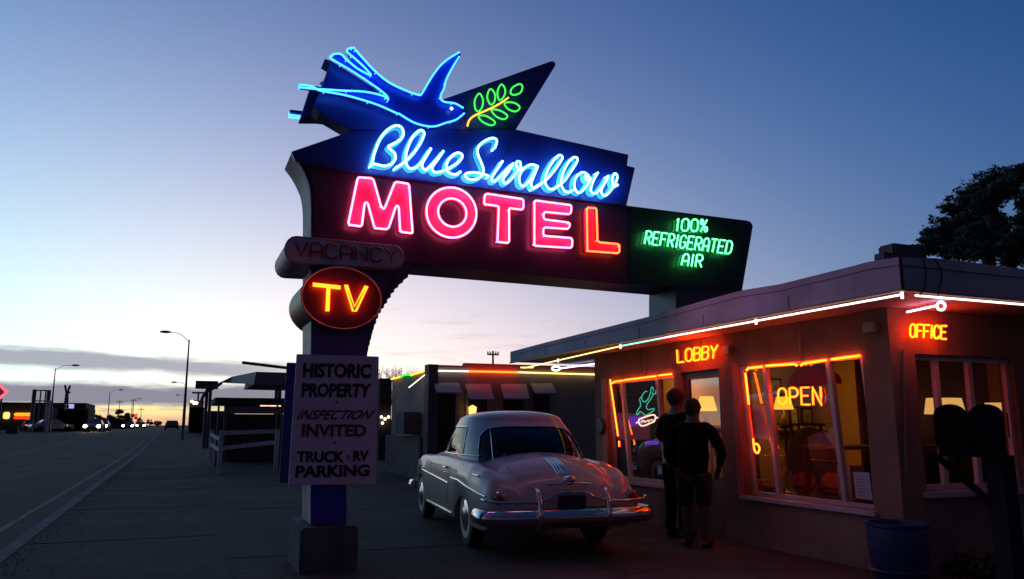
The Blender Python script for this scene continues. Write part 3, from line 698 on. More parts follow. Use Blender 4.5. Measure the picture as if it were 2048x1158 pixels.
# inside
inw = mat('inside_wall_paint', (.40, .22, .05), .85, var=.12, scale=2); 
mb = MB(); mb.box((10.9, YO+T, .03), (11, Y1-T, 2.51)); mb.build('inside_wall', inw, lob)
mb = MB(); mb.box((XW+T+.002, YO+T, 2.51), (11, Y1-T, 2.53)); mb.build('ceiling', mat('ceiling_paint', (.5, .42, .3), .9), lob)
mb = MB(); mb.box((XW+T, YO+T, .002), (11, Y1-T, .03)); mb.build('carpet', mat('carpet_red', (.10, .03, .03), .95, var=.3, scale=8), lob)
MB().box((XW+T+1.0, Y1-T-.03, .03), (10.9, Y1-T-.002, 2.5)).build('inside_wall', inw, lob)
MB().box((XW+T+.02, Y1-T-.09, .03), (XW+T+.98, Y1-T-.01, 2.5)).build('darkening_panel', mat('darkening_plum', (.03, .012, .02), .95, var=.3, scale=9), lob)  # dark sheet added to keep the view through the left window dim
MB().box((8.4, 8.0, .03), (10.89, 8.06, 2.505)).build('light_block_wall', mat('light_block_brown', (.10, .045, .03), .85, var=.2), lob)  # added wall that keeps the lobby lamplight out of the office

# neon tubes under the eave
W_Y = emit('neon_tube_warm_yellow', (1.0, .72, .22), 2.4); W_W = emit('neon_tube_white_pink', (1.0, .66, .62), 3.4); W_T = emit('neon_tube_teal', (.25, .9, .8), 2.2); W_V = emit('neon_tube_violet_white', (.75, .6, 1.0), 4.5)
def et(pts, f, m_, r=.0092, parent=lob, nm='eave_neon_tube'):
    mb = MB(); mb.tube([f(x, y) for x, y in pts], r, 8); return mb.build(nm, m_, parent, smooth=True)
fx_ = lambda x, y: atX(x, y, XF+.05); zx = lambda x, y: atZ(x, y, zb-.05); fy_ = lambda x, y: atY(x, y, YF+.06)
et([(1049, 736), (1240, 692.5)], fx_, W_Y); et([(1242, 692), (1328, 675.5)], fx_, W_T); et([(1330, 675), (1512, 642)], fx_, W_W); et([(1514, 641.5), (1804, 589)], fx_, W_W)
mb = MB()
for (x, y) in ((1116, 720), (1241, 692), (1512, 642), (1804, 589)):
    p = fx_(x, y); mb = MB().tube([p+Vector((0, 0, .02)), p+Vector((0, 0, -.035))], .013, 6); mb.build('eave_neon_tube', W_W, lob, smooth=True)
et([(1041, 735), (1067, 735)], zx, W_Y, .012); et([(1120, 737), (1189, 727.5)], zx, W_V, .012)
et([(1831, 591), (2052, 609.5)], fy_, W_W)
et([(1814, 624), (1872, 611.5)], zx, W_V, .010)
def ring(cx, cy, rx, ry, f, m_, r): mb = MB(); mb.tube([f(cx+rx*math.cos(a*math.pi/6), cy+ry*math.sin(a*math.pi/6)) for a in range(12)], r, 7, closed=True); mb.build('eave_neon_tube', m_, lob, smooth=True)
ring(1112, 737, 8, 4, zx, emit('neon_tube_pale_blue', (.45, .75, 1.0), 4), .018)
ring(1882, 612, 8, 8, lambda x, y: atY(x, y, YF+.35), W_V, .012)
# cables hanging over the fascia
for l in ([(1846, 517), (1852, 545), (1849, 575), (1840, 590)], [(1868, 517), (1882, 540), (1882, 565), (1876, 590)]):
    mb = MB(); mb.tube([atY(p.x, p.y, YF-.03) for p in spline(l)], .006, 5); mb.build('cable', mat('black_cable', (.01, .01, .01), .6), lob, smooth=True)
# conduit and transformer boxes feeding the tubes
cond = mat('conduit_metal', (.25, .2, .2), .5, metal=.4)
for l in ([(1400, 690), (1401, 664)], [(1600, 722), (1600, 640)], [(1290, 752), (1290, 684)]): MB().tube([atX(x, y, XW-.015) for x, y in l], .010, 6).build('conduit', cond, lob, smooth=True)
for (x, y) in ((1455, 700), (1740, 655)): c_ = atX(x, y, XW-.04); MB().box((XW-.075, c_.y-.07, c_.z-.05), (XW-.001, c_.y+.07, c_.z+.05)).build('junction_box', cond, lob, bevel=.008)
MB().tube([atY(x, y, YO-.02) for x, y in ((1806, 700), (1808, 800), (1812, 950))], .012, 6).build('conduit', cond, lob, smooth=True)
# window border tubes
wx = lambda x, y: atX(x, y, XW-.035)
mb = MB()
for l in ([(1220, 759), (1236, 872)], [(1238, 882), (1238.5, 893)], [(1221, 768), (1230, 763), (1246, 761)], [(1249, 760), (1312, 752)], [(1317, 751), (1343, 748)]): MB().tube([wx(*p) for p in l], .012, 7).build('neon_border', N_ORANGE, lw, smooth=True)
mb = MB()
for l in ([(1490.5, 746), (1497.5, 809)], [(1493, 741), (1497, 736), (1524, 733.5)], [(1532, 731.5), (1588, 728), (1594, 731)], [(1602, 731), (1606, 727), (1652, 720)], [(1663, 718.5), (1719, 711)]): MB().tube([wx(*p) for p in l], .013, 7).build('neon_border', N_ORANGE, rw, smooth=True)
mb.tube([wx(p.x, p.y) for p in spline([(1506, 877), (1509, 900), (1515, 906), (1519, 897), (1514, 888), (1508, 889)])], .011, 7)
mb.build('neon_border', N_ORANGE, rw, smooth=True)
mb = MB(); mb.tube([wx(1498, 811), wx(1506, 877)], .010, 7); mb.build('neon_border', emit('neon_tube_dim_red', (1, .03, .01), 1.2), rw, smooth=True)
redtrim = mat('red_reveal_paint', (.55, .06, .05), .6, var=.15)
mb = MB(); mb.box((XW-.012, LW[1]+.01, LW[2]), (XW-.002, LW[1]+.17, LW[3]+.06)); mb.build('painted_trim', redtrim, lob); mb = MB(); mb.box((XW-.012, RW[1]+.01, RW[2]), (XW-.002, RW[1]+.13, RW[3]+.05)); mb.build('painted_trim', redtrim, lob)
mb = MB(); p = atX(1202, 853, XW-.03); mb.lathe([(.0, -.03), (.10, -.03), (.13, 0), (.10, .02), (0, .03)], (0, 0, 0), 24, Matrix.Translation(p) @ Matrix.Rotation(math.pi/2, 4, 'Y')); mb.build('wall_plaque', mat('plaque_dark', (.03, .03, .035), .5), lob, smooth=True)

# worded neon signs
def nsign(txt, quad, f, fb, name, label, m_, r, gap, wall_m, loc, dbl=None):
    e = empty(name, label, 'neon sign', loc)
    stroke_text(txt, quad, f, r, gap).build('neon_lettering', m_, e, smooth=True)
    if dbl: stroke_text(txt, [(a+dbl[0], b+dbl[1]) for a, b in quad], fb, r*.8, gap).build('painted_lettering', wall_m, e, smooth=True)
    return e
ylp = mat('yellow_letter_paint', (.75, .6, .05), .5)
NY = emit('neon_tube_amber', (1.0, .045, .001), 30.0); ND = emit('neon_tube_amber_red', (1.0, .05, .01), 9.0)
lx = lambda x, y: atX(x, y, XW-.11); lxb = lambda x, y: atX(x, y, XW-.07)
nsign('LOBBY', [(1355, 725), (1432, 716), (1435, 690), (1354, 700)], lx, lxb, 'lobby_sign', 'amber neon word LOBBY on red glowing wall above the door', NY, .0095, .3, ylp, atX(1395, 730, XW), (3, 1))
mb = MB()

lobs = bpy.data.objects['lobby_sign']
for (x, y) in ((1370, 722), (1420, 716), (1395, 705)): MB().tube([lx(x, y), atX(x, y, XW-.002)], .006, 4).build('bracket', mat('bracket_metal', (.3, .3, .3), .4, metal=.6), lobs)
oy = lambda x, y: atY(x, y, YO-.11); oyb = lambda x, y: atY(x, y, YO-.07)
nsign('OFFICE', [(1820, 674), (1892, 678), (1893, 652), (1821, 648)], oy, oyb, 'office_sign', 'amber neon word OFFICE on red glowing wall at the building corner', NY, .0085, .3, ylp, atY(1856, 680, YO), (-2, 1))
mb = MB()
for (x, y) in ((1830, 662), (1880, 665)): MB().tube([oy(x, y), atY(x, y, YO-.003)], .006, 4).build('bracket', mat('bracket_metal', hide), bpy.data.objects['office_sign'])
ix = lambda x, y: atX(x, y, XW+.20); ixb = lambda x, y: atX(x, y, XW+.23)
oe = nsign('OPEN', [(1557, 808), (1643, 810), (1641, 774), (1556, 777)], ix, ixb, 'open_sign', 'yellow neon word OPEN hanging inside the large lobby window', NY, .0105, .42, mat('blocking_paint', (.25, .04, .03), .5), ix(1600, 812))
mb = MB()
for l in ([(1592, 729), (1596, 748), (1591, 775)], [(1606, 729), (1603, 750), (1607, 772)]): mb.tube([ix(p.x, p.y) for p in spline(l)], .004, 4)
mb.build('cord', mat('black_cable', hide), oe, smooth=True)
MB().tube([ix(1648, 776), ix(1652, 790), ix(1650, 806)], .006, 5).build('return_tube', emit('neon_tube_dim_red', hide), oe)
# figure-shaped neon with an oval name tag, in the left window (zoom scale 10.525, origin 1250,760)
rK = rg((1250, 760), 10.525); jx = lambda x, y: atX(x, y, XW+.15)
ke = empty('window_neon_sign', 'teal neon outline over a pale oval neon tag in the left window', 'neon sign', jx(1290, 850))
mb = MB()
for l in ([(465,245),(430,240),(370,310),(355,390),(380,450),(430,455),(490,390),(530,290),(555,160),(590,160),(600,230)], [(650,215),(640,290),(590,295),(575,255)],
          [(345,355),(305,410),(325,480),(320,560),(265,640),(245,725),(280,725),(310,665),(370,690),(430,745),(520,700),(600,640),(610,605),(560,610),(490,625),(450,580),(465,510),(540,400),(590,315)]):
    mb.tube([jx(p.x, p.y) for p in spline(rK(l), k=4)], .0075, 6)
mb.build('neon_outline', emit('neon_tube_teal_green', (.05, .55, .38), 1.3), ke, smooth=True)
mb = MB(); ov = rK([(300,830),(360,800),(480,760),(570,735),(625,745),(640,800),(610,870),(540,905),(420,955),(350,965),(300,920),(290,870)])
mb.tube([jx(p.x, p.y) for p in spline(ov, closed=True, k=4)], .012, 6, closed=True); mb.tube([jx(*p) for p in rK([(240,900),(290,890)])], .012, 6); mb.tube([jx(*p) for p in rK([(635,800),(685,790)])], .012, 6)
for l in ([(340,910),(345,860),(390,850),(370,890)], [(400,900),(420,850),(440,895)], [(460,880),(480,840),(500,880),(520,830)], [(540,865),(560,825),(590,850)]): mb.tube([jx(p.x, p.y) for p in spline(rK(l), k=3)], .006, 5)
mb.build('neon_tag', emit('neon_tube_cream', (1.0, .62, .42), 2.2), ke, smooth=True)

# ---------------------------------------------------------------- things inside and around the lobby
def lamp(name, label, p, shade_r, shade_h, h, col, s, watts, lcol):
    e = empty(name, label, 'lamp', p)
    mb = MB(); mb.lathe([(.0, 0), (.07, 0), (.08, .02), (.03, .05), (.05, h*.3), (.06, h*.5), (.02, h*.8), (.01, h)], p, 16); mb.build('lamp_base', mat('lamp_base', (.3, .15, .05), .4), e, smooth=True)
    mb = MB(); n = 24; V = []
    for z, r in ((h, shade_r), (h+shade_h, shade_r*.65)):
        for q_ in range(n): V.append((p[0]+r*math.cos(q_*2*math.pi/n), p[1]+r*math.sin(q_*2*math.pi/n), p[2]+z))
    mb.add(V, [(q_, (q_+1) % n, n+(q_+1) % n, n+q_) for q_ in range(n)]); mb.build('lamp_shade', emit(name+'_glow', col, s), e, smooth=True)
    ld = bpy.data.lights.new(name+'_light', 'POINT'); ld.energy = watts; ld.color = lcol; ld.shadow_soft_size = .12
    lo = bpy.data.objects.new('bulb', ld); C.objects.link(lo); lo.location = (0, 0, h+shade_h+.12); lo.parent = e
    return e
p = atX(1413, 800, 8.15); lamp('table_lamp', 'glowing yellow table lamp seen through the lobby door glass', (p.x, p.y, p.z-.5), .17, .24, .32, (1, .52, .04), 1.6, 9, (1, .50, .12))
p = atX(1566, 800, 9.0); lamp('table_lamp', 'lit amber lamp glowing behind the O of the OPEN sign', (p.x, p.y, p.z-.45), .16, .20, .3, (1, .5, .05), .8, 24, (1, .52, .13))
wood = mat('dark_wood', (.10, .045, .02), .5, var=.3, scale=6)
def table(name, label, cx, cy, w, d, h):
    e = empty(name, label, 'table', (cx, cy, .03)); MB().box((cx-w/2, cy-d/2, h-.04), (cx+w/2, cy+d/2, h)).build('table_top', wood, e, bevel=.006)
    for a in (-1, 1):
        for b in (-1, 1): MB().tube([(cx+a*(w/2-.05), cy+b*(d/2-.05), .03), (cx+a*(w/2-.05), cy+b*(d/2-.05), h-.04)], .025, 8).build('leg', wood, e)
    return e
p = atX(1413, 800, 8.15); table('side_table', 'dark wooden side table under the lamp behind the door', p.x, p.y, .6, .6, p.z-.5)
p = atX(1572, 790, 9.0); table('side_table', 'dark wooden table under the lamp behind the OPEN sign', p.x, p.y, .7, .9, p.z-.45)
# reception lamps seen through the office window
for (x0, x1, y0, y1, lb) in ((1856, 1921, 797, 828, 'wide cream lit lampshade left of the mailboxes through the office window'), (1974, 2010, 806, 835, 'cream lit lampshade just above the right mailbox through the office window')):
    YL_ = YO+1.9; a = atY(x0, y1, YL_); b = atY(x1, y0, YL_); cx = (a.x+b.x)/2; w = (b.x-a.x)/2
    e = empty('desk_lamp', lb, 'lamp', (cx, YL_, a.z-.35))
    mb = MB(); n = 20; V = []
    for z, r in ((a.z, w), (b.z, w*.85)):
        for q_ in range(n): V.append((cx+r*math.cos(q_*2*math.pi/n), YL_+.6*r*math.sin(q_*2*math.pi/n), z))
    mb.add(V, [(q_, (q_+1) % n, n+(q_+1) % n, n+q_) for q_ in range(n)]); mb.build('lamp_shade', emit('cream_shade_glow', (1, .50, .13), .75), e, smooth=True)
    MB().lathe([(.09, -.35), (.09, -.33), (.02, -.3), (.03, -.1), (.012, .05)], (cx, YL_, a.z), 12).build('lamp_base', mat('lamp_base', hide), e, smooth=True)
ld = a.z-.35
table('reception_desk', 'dark reception desk under the lamps inside the office window', 8.6, YO+1.9, 2.8, .7, ld)
# armchair with red cushion
ca = atX(1635, 900, 7.9); e = empty('armchair', 'dark high rounded armchair seen under the OPEN sign', 'chair', (ca.x, ca.y, .03))
ch = mat('armchair_fabric', (.10, .035, .035), .9, var=.3, scale=8)
mb = MB(); M_ = Matrix.Translation((ca.x-.12, ca.y, .85)); mb.ball((ca.x-.12, ca.y, .72), (.14, .48, .66), 20, 12); mb.build('backrest', ch, e, smooth=True)
MB().box((ca.x-.1, ca.y-.42, .2), (ca.x+.6, ca.y+.42, .45)).build('seat', ch, e, bevel=.05)
for s_ in (-1, 1): MB().box((ca.x-.1, ca.y+s_*.42-.09, .1), (ca.x+.6, ca.y+s_*.42+.09, .62)).build('armrest', ch, e, bevel=.06)
for a_ in (-.05, .55):
    for b_2 in (-.38, .38): MB().tube([(ca.x+a_, ca.y+b_2, .03), (ca.x+a_, ca.y+b_2, .2)], .03, 8).build('leg', wood, e)
for (x, y, c_) in ((1607, 962, (.55, .10, .04)), (1665, 965, (.6, .08, .03))):
    p = atX(x, y, 7.3); e2 = MB().obox(Matrix.Translation(p) @ Matrix.Rotation(.35, 4, 'Y'), (.10, .36, .24)).build('cushion', mat('cushion_%d' % x, tuple(k*.45 for k in c_), .9, var=.6, scale=14), None, smooth=True, bevel=.045)
    tag(e2, 'orange red cushion on the %s of the low bench inside the big window' % ('left' if x < 1620 else 'right'), 'cushion')
pz = atX(1607, 975, 7.3).z-.06; e = empty('bench', 'low dark bench carrying two cushions inside the big window', 'bench', (7.3, atX(1635, 960, 7.3).y, .03)); yb_ = atX(1635, 960, 7.3).y
MB().box((7.1, yb_-.75, pz-.05), (7.5, yb_+.75, pz)).build('seat', wood, e)
for s_ in (-.65, .65): MB().box((7.15, yb_+s_-.03, .03), (7.45, yb_+s_+.03, pz-.05)).build('leg', wood, e)
# red lampshade pendant, picture frames, door curtain
p = atX(1628, 748, 8.2); e = empty('pendant_lampshade', 'wide red fabric pendant shade hanging behind the OPEN sign', 'lampshade', (p.x, p.y, p.z))
n = 24; mb = MB(); V = []
for z, r in ((-.14, .36), (-.02, .33), (.14, .10)):
    for q_ in range(n): V.append((p.x+r*math.cos(q_*2*math.pi/n), p.y+r*math.sin(q_*2*math.pi/n), p.z+z))
mb.add(V, [(k*n+q_, k*n+(q_+1) % n, (k+1)*n+(q_+1) % n, (k+1)*n+q_) for k in range(2) for q_ in range(n)]); mb.build('shade', mat('red_fabric', (.7, .04, .03), .8, var=.15), e, smooth=True)
MB().tube([(p.x, p.y, p.z+.14), (p.x, p.y, 2.51)], .006, 5).build('cord', mat('black_cable', hide), e)
for i, (x0, y0, x1, y1, lb) in enumerate(((1538, 757, 1560, 792, 'small framed picture left of the O on the lit wall'), (1602, 815, 1622, 850, 'framed picture under the letter E on the yellow wall'), (1580, 812, 1594, 880, 'tall pale framed notice under the letter P on the yellow wall'))):
    Xp = Y1-T-.03; a = atY(x0, y1, Xp); b = atY(x1, y0, Xp); fr_ = MB()
    e = empty('picture_frame', lb, 'picture', ((a.x+b.x)/2, (a.y+b.y)/2, a.z))
    MB().box((a.x, Xp-.03, a.z), (b.x, Xp-.001, b.z)).build('frame', mat('frame_black', (.03, .02, .015), .4), e)
    MB().box((a.x+.04, Xp-.036, a.z+.04), (b.x-.04, Xp-.031, b.z-.04)).build('picture', mat('picture_%d' % i, ((.35, .3, .2), (.4, .3, .15), (.7, .6, .35))[i], .6, var=.5, scale=9), e)
# paper notices on the glass
pm = mat('paper', (.55, .50, .62), .8, var=.06)
for (qd, lb) in (([(1506, 876), (1536, 879), (1530, 812), (1503, 812)], 'blank pale poster taped inside the left pane of the big window'), ([(1712, 996), (1745, 1001), (1738, 945), (1706, 944)], 'white printed notice low in the right pane of the big window')):
    mb = MB(); mb.prism([atX(x, y, XW+.16) for x, y in qd], (.004, 0, 0)); o = mb.build('paper_notice', pm); tag(o, lb, 'notice')
    if qd[0][0] > 1600:
        mb = MB()
        for k in range(7):
            v = .12+k*.12; a, b = bil(qd, .15, v), bil(qd, .8-.1*(k % 2), v); t_ = .2; mb.prism([atX(a.x, a.y, XW+.158), atX(b.x, b.y, XW+.158), atX(b.x, b.y-.9, XW+.158), atX(a.x, a.y-.9, XW+.158)], (.001, 0, 0))
        mb.build('printed_lines', mat('print_grey', (.12, .1, .15), .8), o)
# shelf of souvenirs on the far wall and papers by the window
YS2 = Y1-T-.24; s0, s1 = atY(1555, 860, YS2), atY(1660, 860, YS2)
MB().box((s0.x, YS2-.02, s0.z-.03), (s1.x+.3, Y1-T-.035, s0.z)).build('wall_shelf', wood, lob)
rs = random.Random(3); msrc = None
for k in range(7):
    c_ = (s0.x+.12+k*.17, YS2+.08, s0.z+.001)
    if msrc is None:
        msrc = empty('souvenir_mug', 'first mug from the left on the far lobby wall shelf', 'mug', c_, group='mugs on the lobby wall shelf')
        MB().lathe([(0, 0), (.035, 0), (.04, .09), (.036, .09), (.032, .012), (0, .01)], c_, 14).build('cup', mat('mug_glaze', (.5, .3, .2), .3), msrc, smooth=True)
        MB().tube([(c_[0]+.038, c_[1], c_[2]+.07), (c_[0]+.07, c_[1], c_[2]+.06), (c_[0]+.065, c_[1], c_[2]+.03), (c_[0]+.037, c_[1], c_[2]+.02)], .006, 6).build('handle', mat('mug_glaze', hide), msrc, smooth=True)
    else: o_2 = copy_tree(msrc); o_2.location = c_; o_2['label'] = '%s mug from the left on the far lobby wall shelf' % ('', 'second', 'third', 'fourth', 'fifth', 'sixth', 'last')[k]
for i, (x, y, w, h, cc, lb) in enumerate(((1520, 960, .22, .3, (.25, .12, .05), 'brown box low in the left pane of the big window'), (1548, 972, .16, .2, (.1, .12, .2), 'bluish box right of the brown box low in the big window'), (1700, 930, .2, .34, (.3, .2, .12), 'upright tan box above the printed notice in the big window'))):
    c_ = atX(x, y, XW+.45); e_ = MB().box((c_.x-.1, c_.y-w/2, max(.035, c_.z-h)), (c_.x+.1, c_.y+w/2, c_.z)).build('storage_box', mat('box_%d' % i, cc, .8, var=.3), None, bevel=.006); tag(e_, lb, 'box')
# violet lit display cabinet behind the left window
vi = emit('violet_tube', (.28, .05, 1.0), .55)
YD = Y1-T-.55; e = empty('display_case', 'display case glowing violet inside the left lobby window', 'display case', (atY(1285, 842, YD).x, YD, .03))
a = atY(1252, 880, YD); b = atY(1322, 826, YD); MB().box((a.x, YD, .03), (b.x, YD+.4, a.z)).build('cabinet', mat('cabinet_black', (.03, .02, .03), .4), e)
MB().box((a.x, YD+.34, a.z+.002), (b.x, YD+.4, b.z)).build('back_panel', mat('violet_panel', (.4, .2, .6), .6), e)
for (x0, y0, x1, y1) in ((1258, 833, 1284, 852), (1290, 882, 1316, 889)):
    c1 = atY(x0, y0, YD); c2 = atY(x1, y1, YD); MB().box((c1.x, YD-.03, c2.z), (c2.x, YD-.004, c1.z)).build('light_panel', vi, e)
# roof-top air unit
A_ = atX(1768, 517, XF+.75); e = empty('roof_unit', 'dark boxy air unit with ducts on the flat roof above the corner', 'air conditioner', (XF+1.2, 6.0, zb+.17))
mb = MB(); a = atY(1790, 512, 5.9); b = atY(1848, 492, 5.9); mb.box((a.x, 5.9, zb+.172), (b.x+.05, 6.12, b.z)); mb.build('housing', mat('unit_grey', (.05, .05, .07), .6, var=.3), e, bevel=.02)
a = atY(1770, 516, 5.7); b = atY(1800, 507, 5.7); MB().box((a.x, 5.7, zb+.172), (b.x-.01, 5.84, b.z)).build('duct', mat('unit_grey', hide), e, bevel=.01)
MB().tube([(p_.x, p_.y, p_.z) for p_ in [atY(x, y, 6.0) for x, y in ((1792, 500), (1800, 490), (1812, 494), (1825, 490), (1840, 494))]], .012, 6).build('pipe', mat('unit_grey', hide), e)

# blue planter barrel at the corner
pb = Vector((6.04, 5.45, 0))
r0 = (atY(1812, 1085, pb.y).x-atY(1726, 1085, pb.y).x)/2; hz = atY(1770, 1046, pb.y).z
e = empty('planter_barrel', 'blue barrel shaped planter standing at the corner of the lobby wall', 'planter', (pb.x, pb.y, 0))
bl_m = mat('blue_glaze', (.025, .03, .12), .35, var=.2, scale=5)
MB().lathe([(.0, .0), (r0*.75, 0), (r0*.82, .02), (r0*.97, hz*.5), (r0*1.0, hz*.85), (r0*.98, hz*.93), (r0*1.05, hz*.95), (r0*1.05, hz), (r0*.93, hz), (r0*.9, hz*.8), (0, hz*.8)], (pb.x, pb.y, 0), 32).build('barrel', bl_m, e, smooth=True)
for z in (.12, .33): MB().lathe([(r0*.93, z*hz/.5-.012), (r0*1.0, z*hz/.5), (r0*.93, z*hz/.5+.012)], (pb.x, pb.y, 0), 32).build('hoop', bl_m, e, smooth=True)
# twin mailboxes
mbm = mat('mailbox_black', (.010, .010, .013), .7, var=.2, spec=.2)
AZ = math.radians(51); mr, mdv = Vector((math.cos(AZ), -math.sin(AZ), 0)), Vector((math.sin(AZ), math.cos(AZ), 0)); MC = mdv*4.9
pm_ = lambda x, y, o=0: atP(x, y, MC+mdv*o, mdv)
e = empty('mailbox_stand', 'two dark domed mailboxes side by side on one post before the office window', 'mailbox', (pm_(1995, 1100).x, pm_(1995, 1100).y, 0))
for (x0, x1) in ((1872, 1941), (1944, 2014)):
    a = pm_(x0, 893); b = pm_(x1, 893); r_ = (b-a).length/2; c = (a+b)/2; zt_ = pm_((x0+x1)/2, 808).z; zc_ = zt_-r_*.75; zl_ = a.z
    prof = [c-mr*r_, c+mr*r_]; prof = [Vector((p.x, p.y, zl_)) for p in prof]+[Vector((c.x, c.y, zc_))+mr*r_*math.cos(t)+Vector((0, 0, r_*.75*math.sin(t))) for t in [math.pi*k/14 for k in range(15)]]
    mb_ = MB().prism(prof, mdv*.44).build('mailbox', mbm, e, smooth=True, bevel=.006)
    Q_ = Matrix.Translation(Vector((c.x, c.y, (zl_+zc_)/2+.02))-mdv*.008) @ Matrix.Rotation(-AZ, 4, 'Z')
    MB().obox(Q_, (r_*1.6, .010, zc_-zl_-.02)).build('door', mbm, mb_); MB().obox(Matrix.Translation(-mdv*.02) @ Q_, (.05, .02, .03)).build('handle', mbm, mb_)
fp_ = pm_(2016, 850, .1); MB().obox(Matrix.Translation(fp_) @ Matrix.Rotation(-AZ, 4, 'Z'), (.006, .04, .13)).build('flag', mat('flag_red', (.2, .02, .02), .5), e)
pc = pm_(1997, 900, .2); zs = pm_(1940, 893).z
MB().obox(Matrix.Translation(Vector((*pm_(1942, 893, .2).xy, zs-.03))) @ Matrix.Rotation(-AZ, 4, 'Z'), ((pm_(2012, 893)-pm_(1874, 893)).length, .36, .05)).build('shelf', mbm, e)
MB().box((pc.x-.05, pc.y-.05, 0), (pc.x+.05, pc.y+.05, zs-.05)).build('post', mbm, e)
b0_, b1_ = Vector((pc.x, pc.y, zs-.36)), Vector((pc.x, pc.y, zs-.06))-mr*.3
MB().tube([b0_, b1_], .022, 6).build('brace', mbm, e)
# low plants at the foot of the mailbox post
def bush(name, label, cat, c, r, h, n, m_, leaf=.06, group=None):
    mb = MB(); rnd = random.Random(int(c[0]*97+c[1]*13))
    for i in range(n):
        a = rnd.uniform(0, 6.28); rr = r*math.sqrt(rnd.random()); z = h*rnd.random()*(1-.5*rr/r)
        p = Vector((c[0]+rr*math.cos(a), c[1]+rr*math.sin(a), c[2]+z+.02)); d = Vector((rnd.gauss(0, 1), rnd.gauss(0, 1), rnd.gauss(.5, .8))).normalized(); s_ = d.orthogonal().normalized()*leaf*.35; d *= leaf*rnd.uniform(.6, 1.3)
        mb.quad(p-s_, p+d*.5-s_*1.4, p+d, p+d*.5+s_*1.4, p+s_)
    e = empty(name, label, cat, c, group=group); mb.build('foliage', m_, e)
    st_ = MB()
    for i in range(7):
        a = rnd.uniform(0, 6.28); st_.tube([c, (c[0]+r*.6*math.cos(a), c[1]+r*.6*math.sin(a), c[2]+h*.8)], .006, 5)
    st_.build('stem', wood, e); return e
leafm = mat('leaf_dark', (.05, .07, .03), .7, var=.3)
for (x, y, lb) in ((1900, 1142, 'small leafy plant on the ground left of the mailbox post'), (1965, 1150, 'low leafy plant at the bottom of the mailbox post'), (2040, 1120, 'leafy plant under the office window by the right edge')):
    q_ = atZ(x, y, 0); bush('small_shrub', lb, 'plant', (q_.x, q_.y, 0), .28, .22, 260, leafm, .07)

# ---------------------------------------------------------------- the 1950s hardtop
car = empty('vintage_car', 'cream 1950s two-door hardtop with chrome bumper parked under the neon sign', 'car', (4.04, 8.97, 0), math.radians(-6.6)); car.scale = (.95, 1, 1)
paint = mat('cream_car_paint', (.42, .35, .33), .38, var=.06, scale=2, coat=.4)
chrome = mat('chrome', (.60, .60, .64), .16, metal=1, var=.04)
rubber = mat('rubber', (.018, .018, .018), .8); dgl = mat('black_trim', (.01, .01, .012), .35)
carglass = glass('car_glass', (.05, .055, .065), .8, 1.5)
def interp(tab, y):
    for (a, va), (b, vb) in zip(tab[:-1], tab[1:]):
        if y <= b:
            t = max(0, min(1, (y-a)/(b-a))); t = t*t*(3-2*t)*.35+t*.65; return va+(vb-va)*t
    return tab[-1][1]
W_ = [(-1.24,.60),(-1.21,.72),(-1.14,.82),(-1.0,.895),(-.7,.94),(-.3,.96),(.3,.965),(1,.95),(2.6,.945),(3.2,.94),(3.6,.90),(3.85,.83),(4.0,.70),(4.06,.56)]
ZF = [(-1.24,.60),(-1.21,.68),(-1.14,.76),(-1.0,.84),(-.7,.92),(-.3,.965),(.3,.985),(1,1.0),(2.0,.985),(2.8,.96),(3.3,.95),(3.7,.90),(3.95,.80),(4.06,.66)]
ZC = [(-1.24,.64),(-1.22,.72),(-1.16,.81),(-1.05,.89),(-.85,.975),(-.6,1.035),(-.3,1.075),(0,1.09),(.5,1.08),(2.1,1.06),(2.5,1.09),(3.0,1.06),(3.5,.99),(3.8,.90),(4.0,.78),(4.06,.66)]
def zb_(y):
    z = .27 if -.9 < y < 3.7 else .27+.25*min(1, (max(-.9-y, y-3.7))/.34)
    for yw, r in ((0, .41), (3.05, .43)):
        d = abs(y-yw)
        if d < r: z = max(z, .29+math.sqrt(r*r-d*d)*(.66 if yw == 0 else .86))
    return z
def section(y):
    w, zf, zc, zb0 = interp(W_, y), interp(ZF, y), interp(ZC, y), zb_(y)
    zl = min(zb0, zf-.05); h = zf-zl
    P_ = [(w*.86, zl), (w*.965, zl+.012), (w*.985, zl+h*.12), (w, zl+h*.38), (w*.998, zl+h*.55), (w*.985, zl+h*.72), (w*.955, zf-.075), (w*.915, zf-.03), (w*.86, zf-.006), (w*.80, zf-.002), (w*.74, zf-.016)]
    dz = zc-zf
    for u in (.68, .60, .50, .38, .25, .12, 0.0):
        k = 1-(u/.74)**2.2; P_.append((w*u, zf-.016+(dz+.016)*k-(.018 if u > .6 else 0)))
    return P_
def bodypt(y, z, o=0):
    P_ = section(y)
    for (x0, z0), (x1, z1) in zip(P_[:-1], P_[1:]):
        if min(z0, z1) <= z <= max(z0, z1) and z1 != z0: return x0+(x1-x0)*(z-z0)/(z1-z0)+o
    return P_[4][0]+o
ys = [-1.24,-1.232,-1.215,-1.19,-1.16,-1.12,-1.07]+[-1.0+.08*i for i in range(5)]
ys += [-.62+.0295*i for i in range(42)]+[.62+.1*i for i in range(20)]+[2.58+.0295*i for i in range(33)]+[3.56,3.62,3.7,3.78,3.85,3.9,3.94,3.98,4.01,4.03,4.05,4.06]
ys = sorted(set(round(y, 4) for y in ys)); mb = MB(); V = []; np_ = None
for y in ys:
    h_ = section(y); full = [(x, y, z) for x, z in h_]+[(-x, y, z) for x, z in h_[::-1][1:]]; np_ = len(full); V += full
F_ = []
for i in range(len(ys)-1):
    for j in range(np_-1): a = i*np_+j; F_.append((a, a+1, a+1+np_, a+np_))
    F_.append((i*np_+np_-1, i*np_, (i+1)*np_, (i+1)*np_+np_-1))
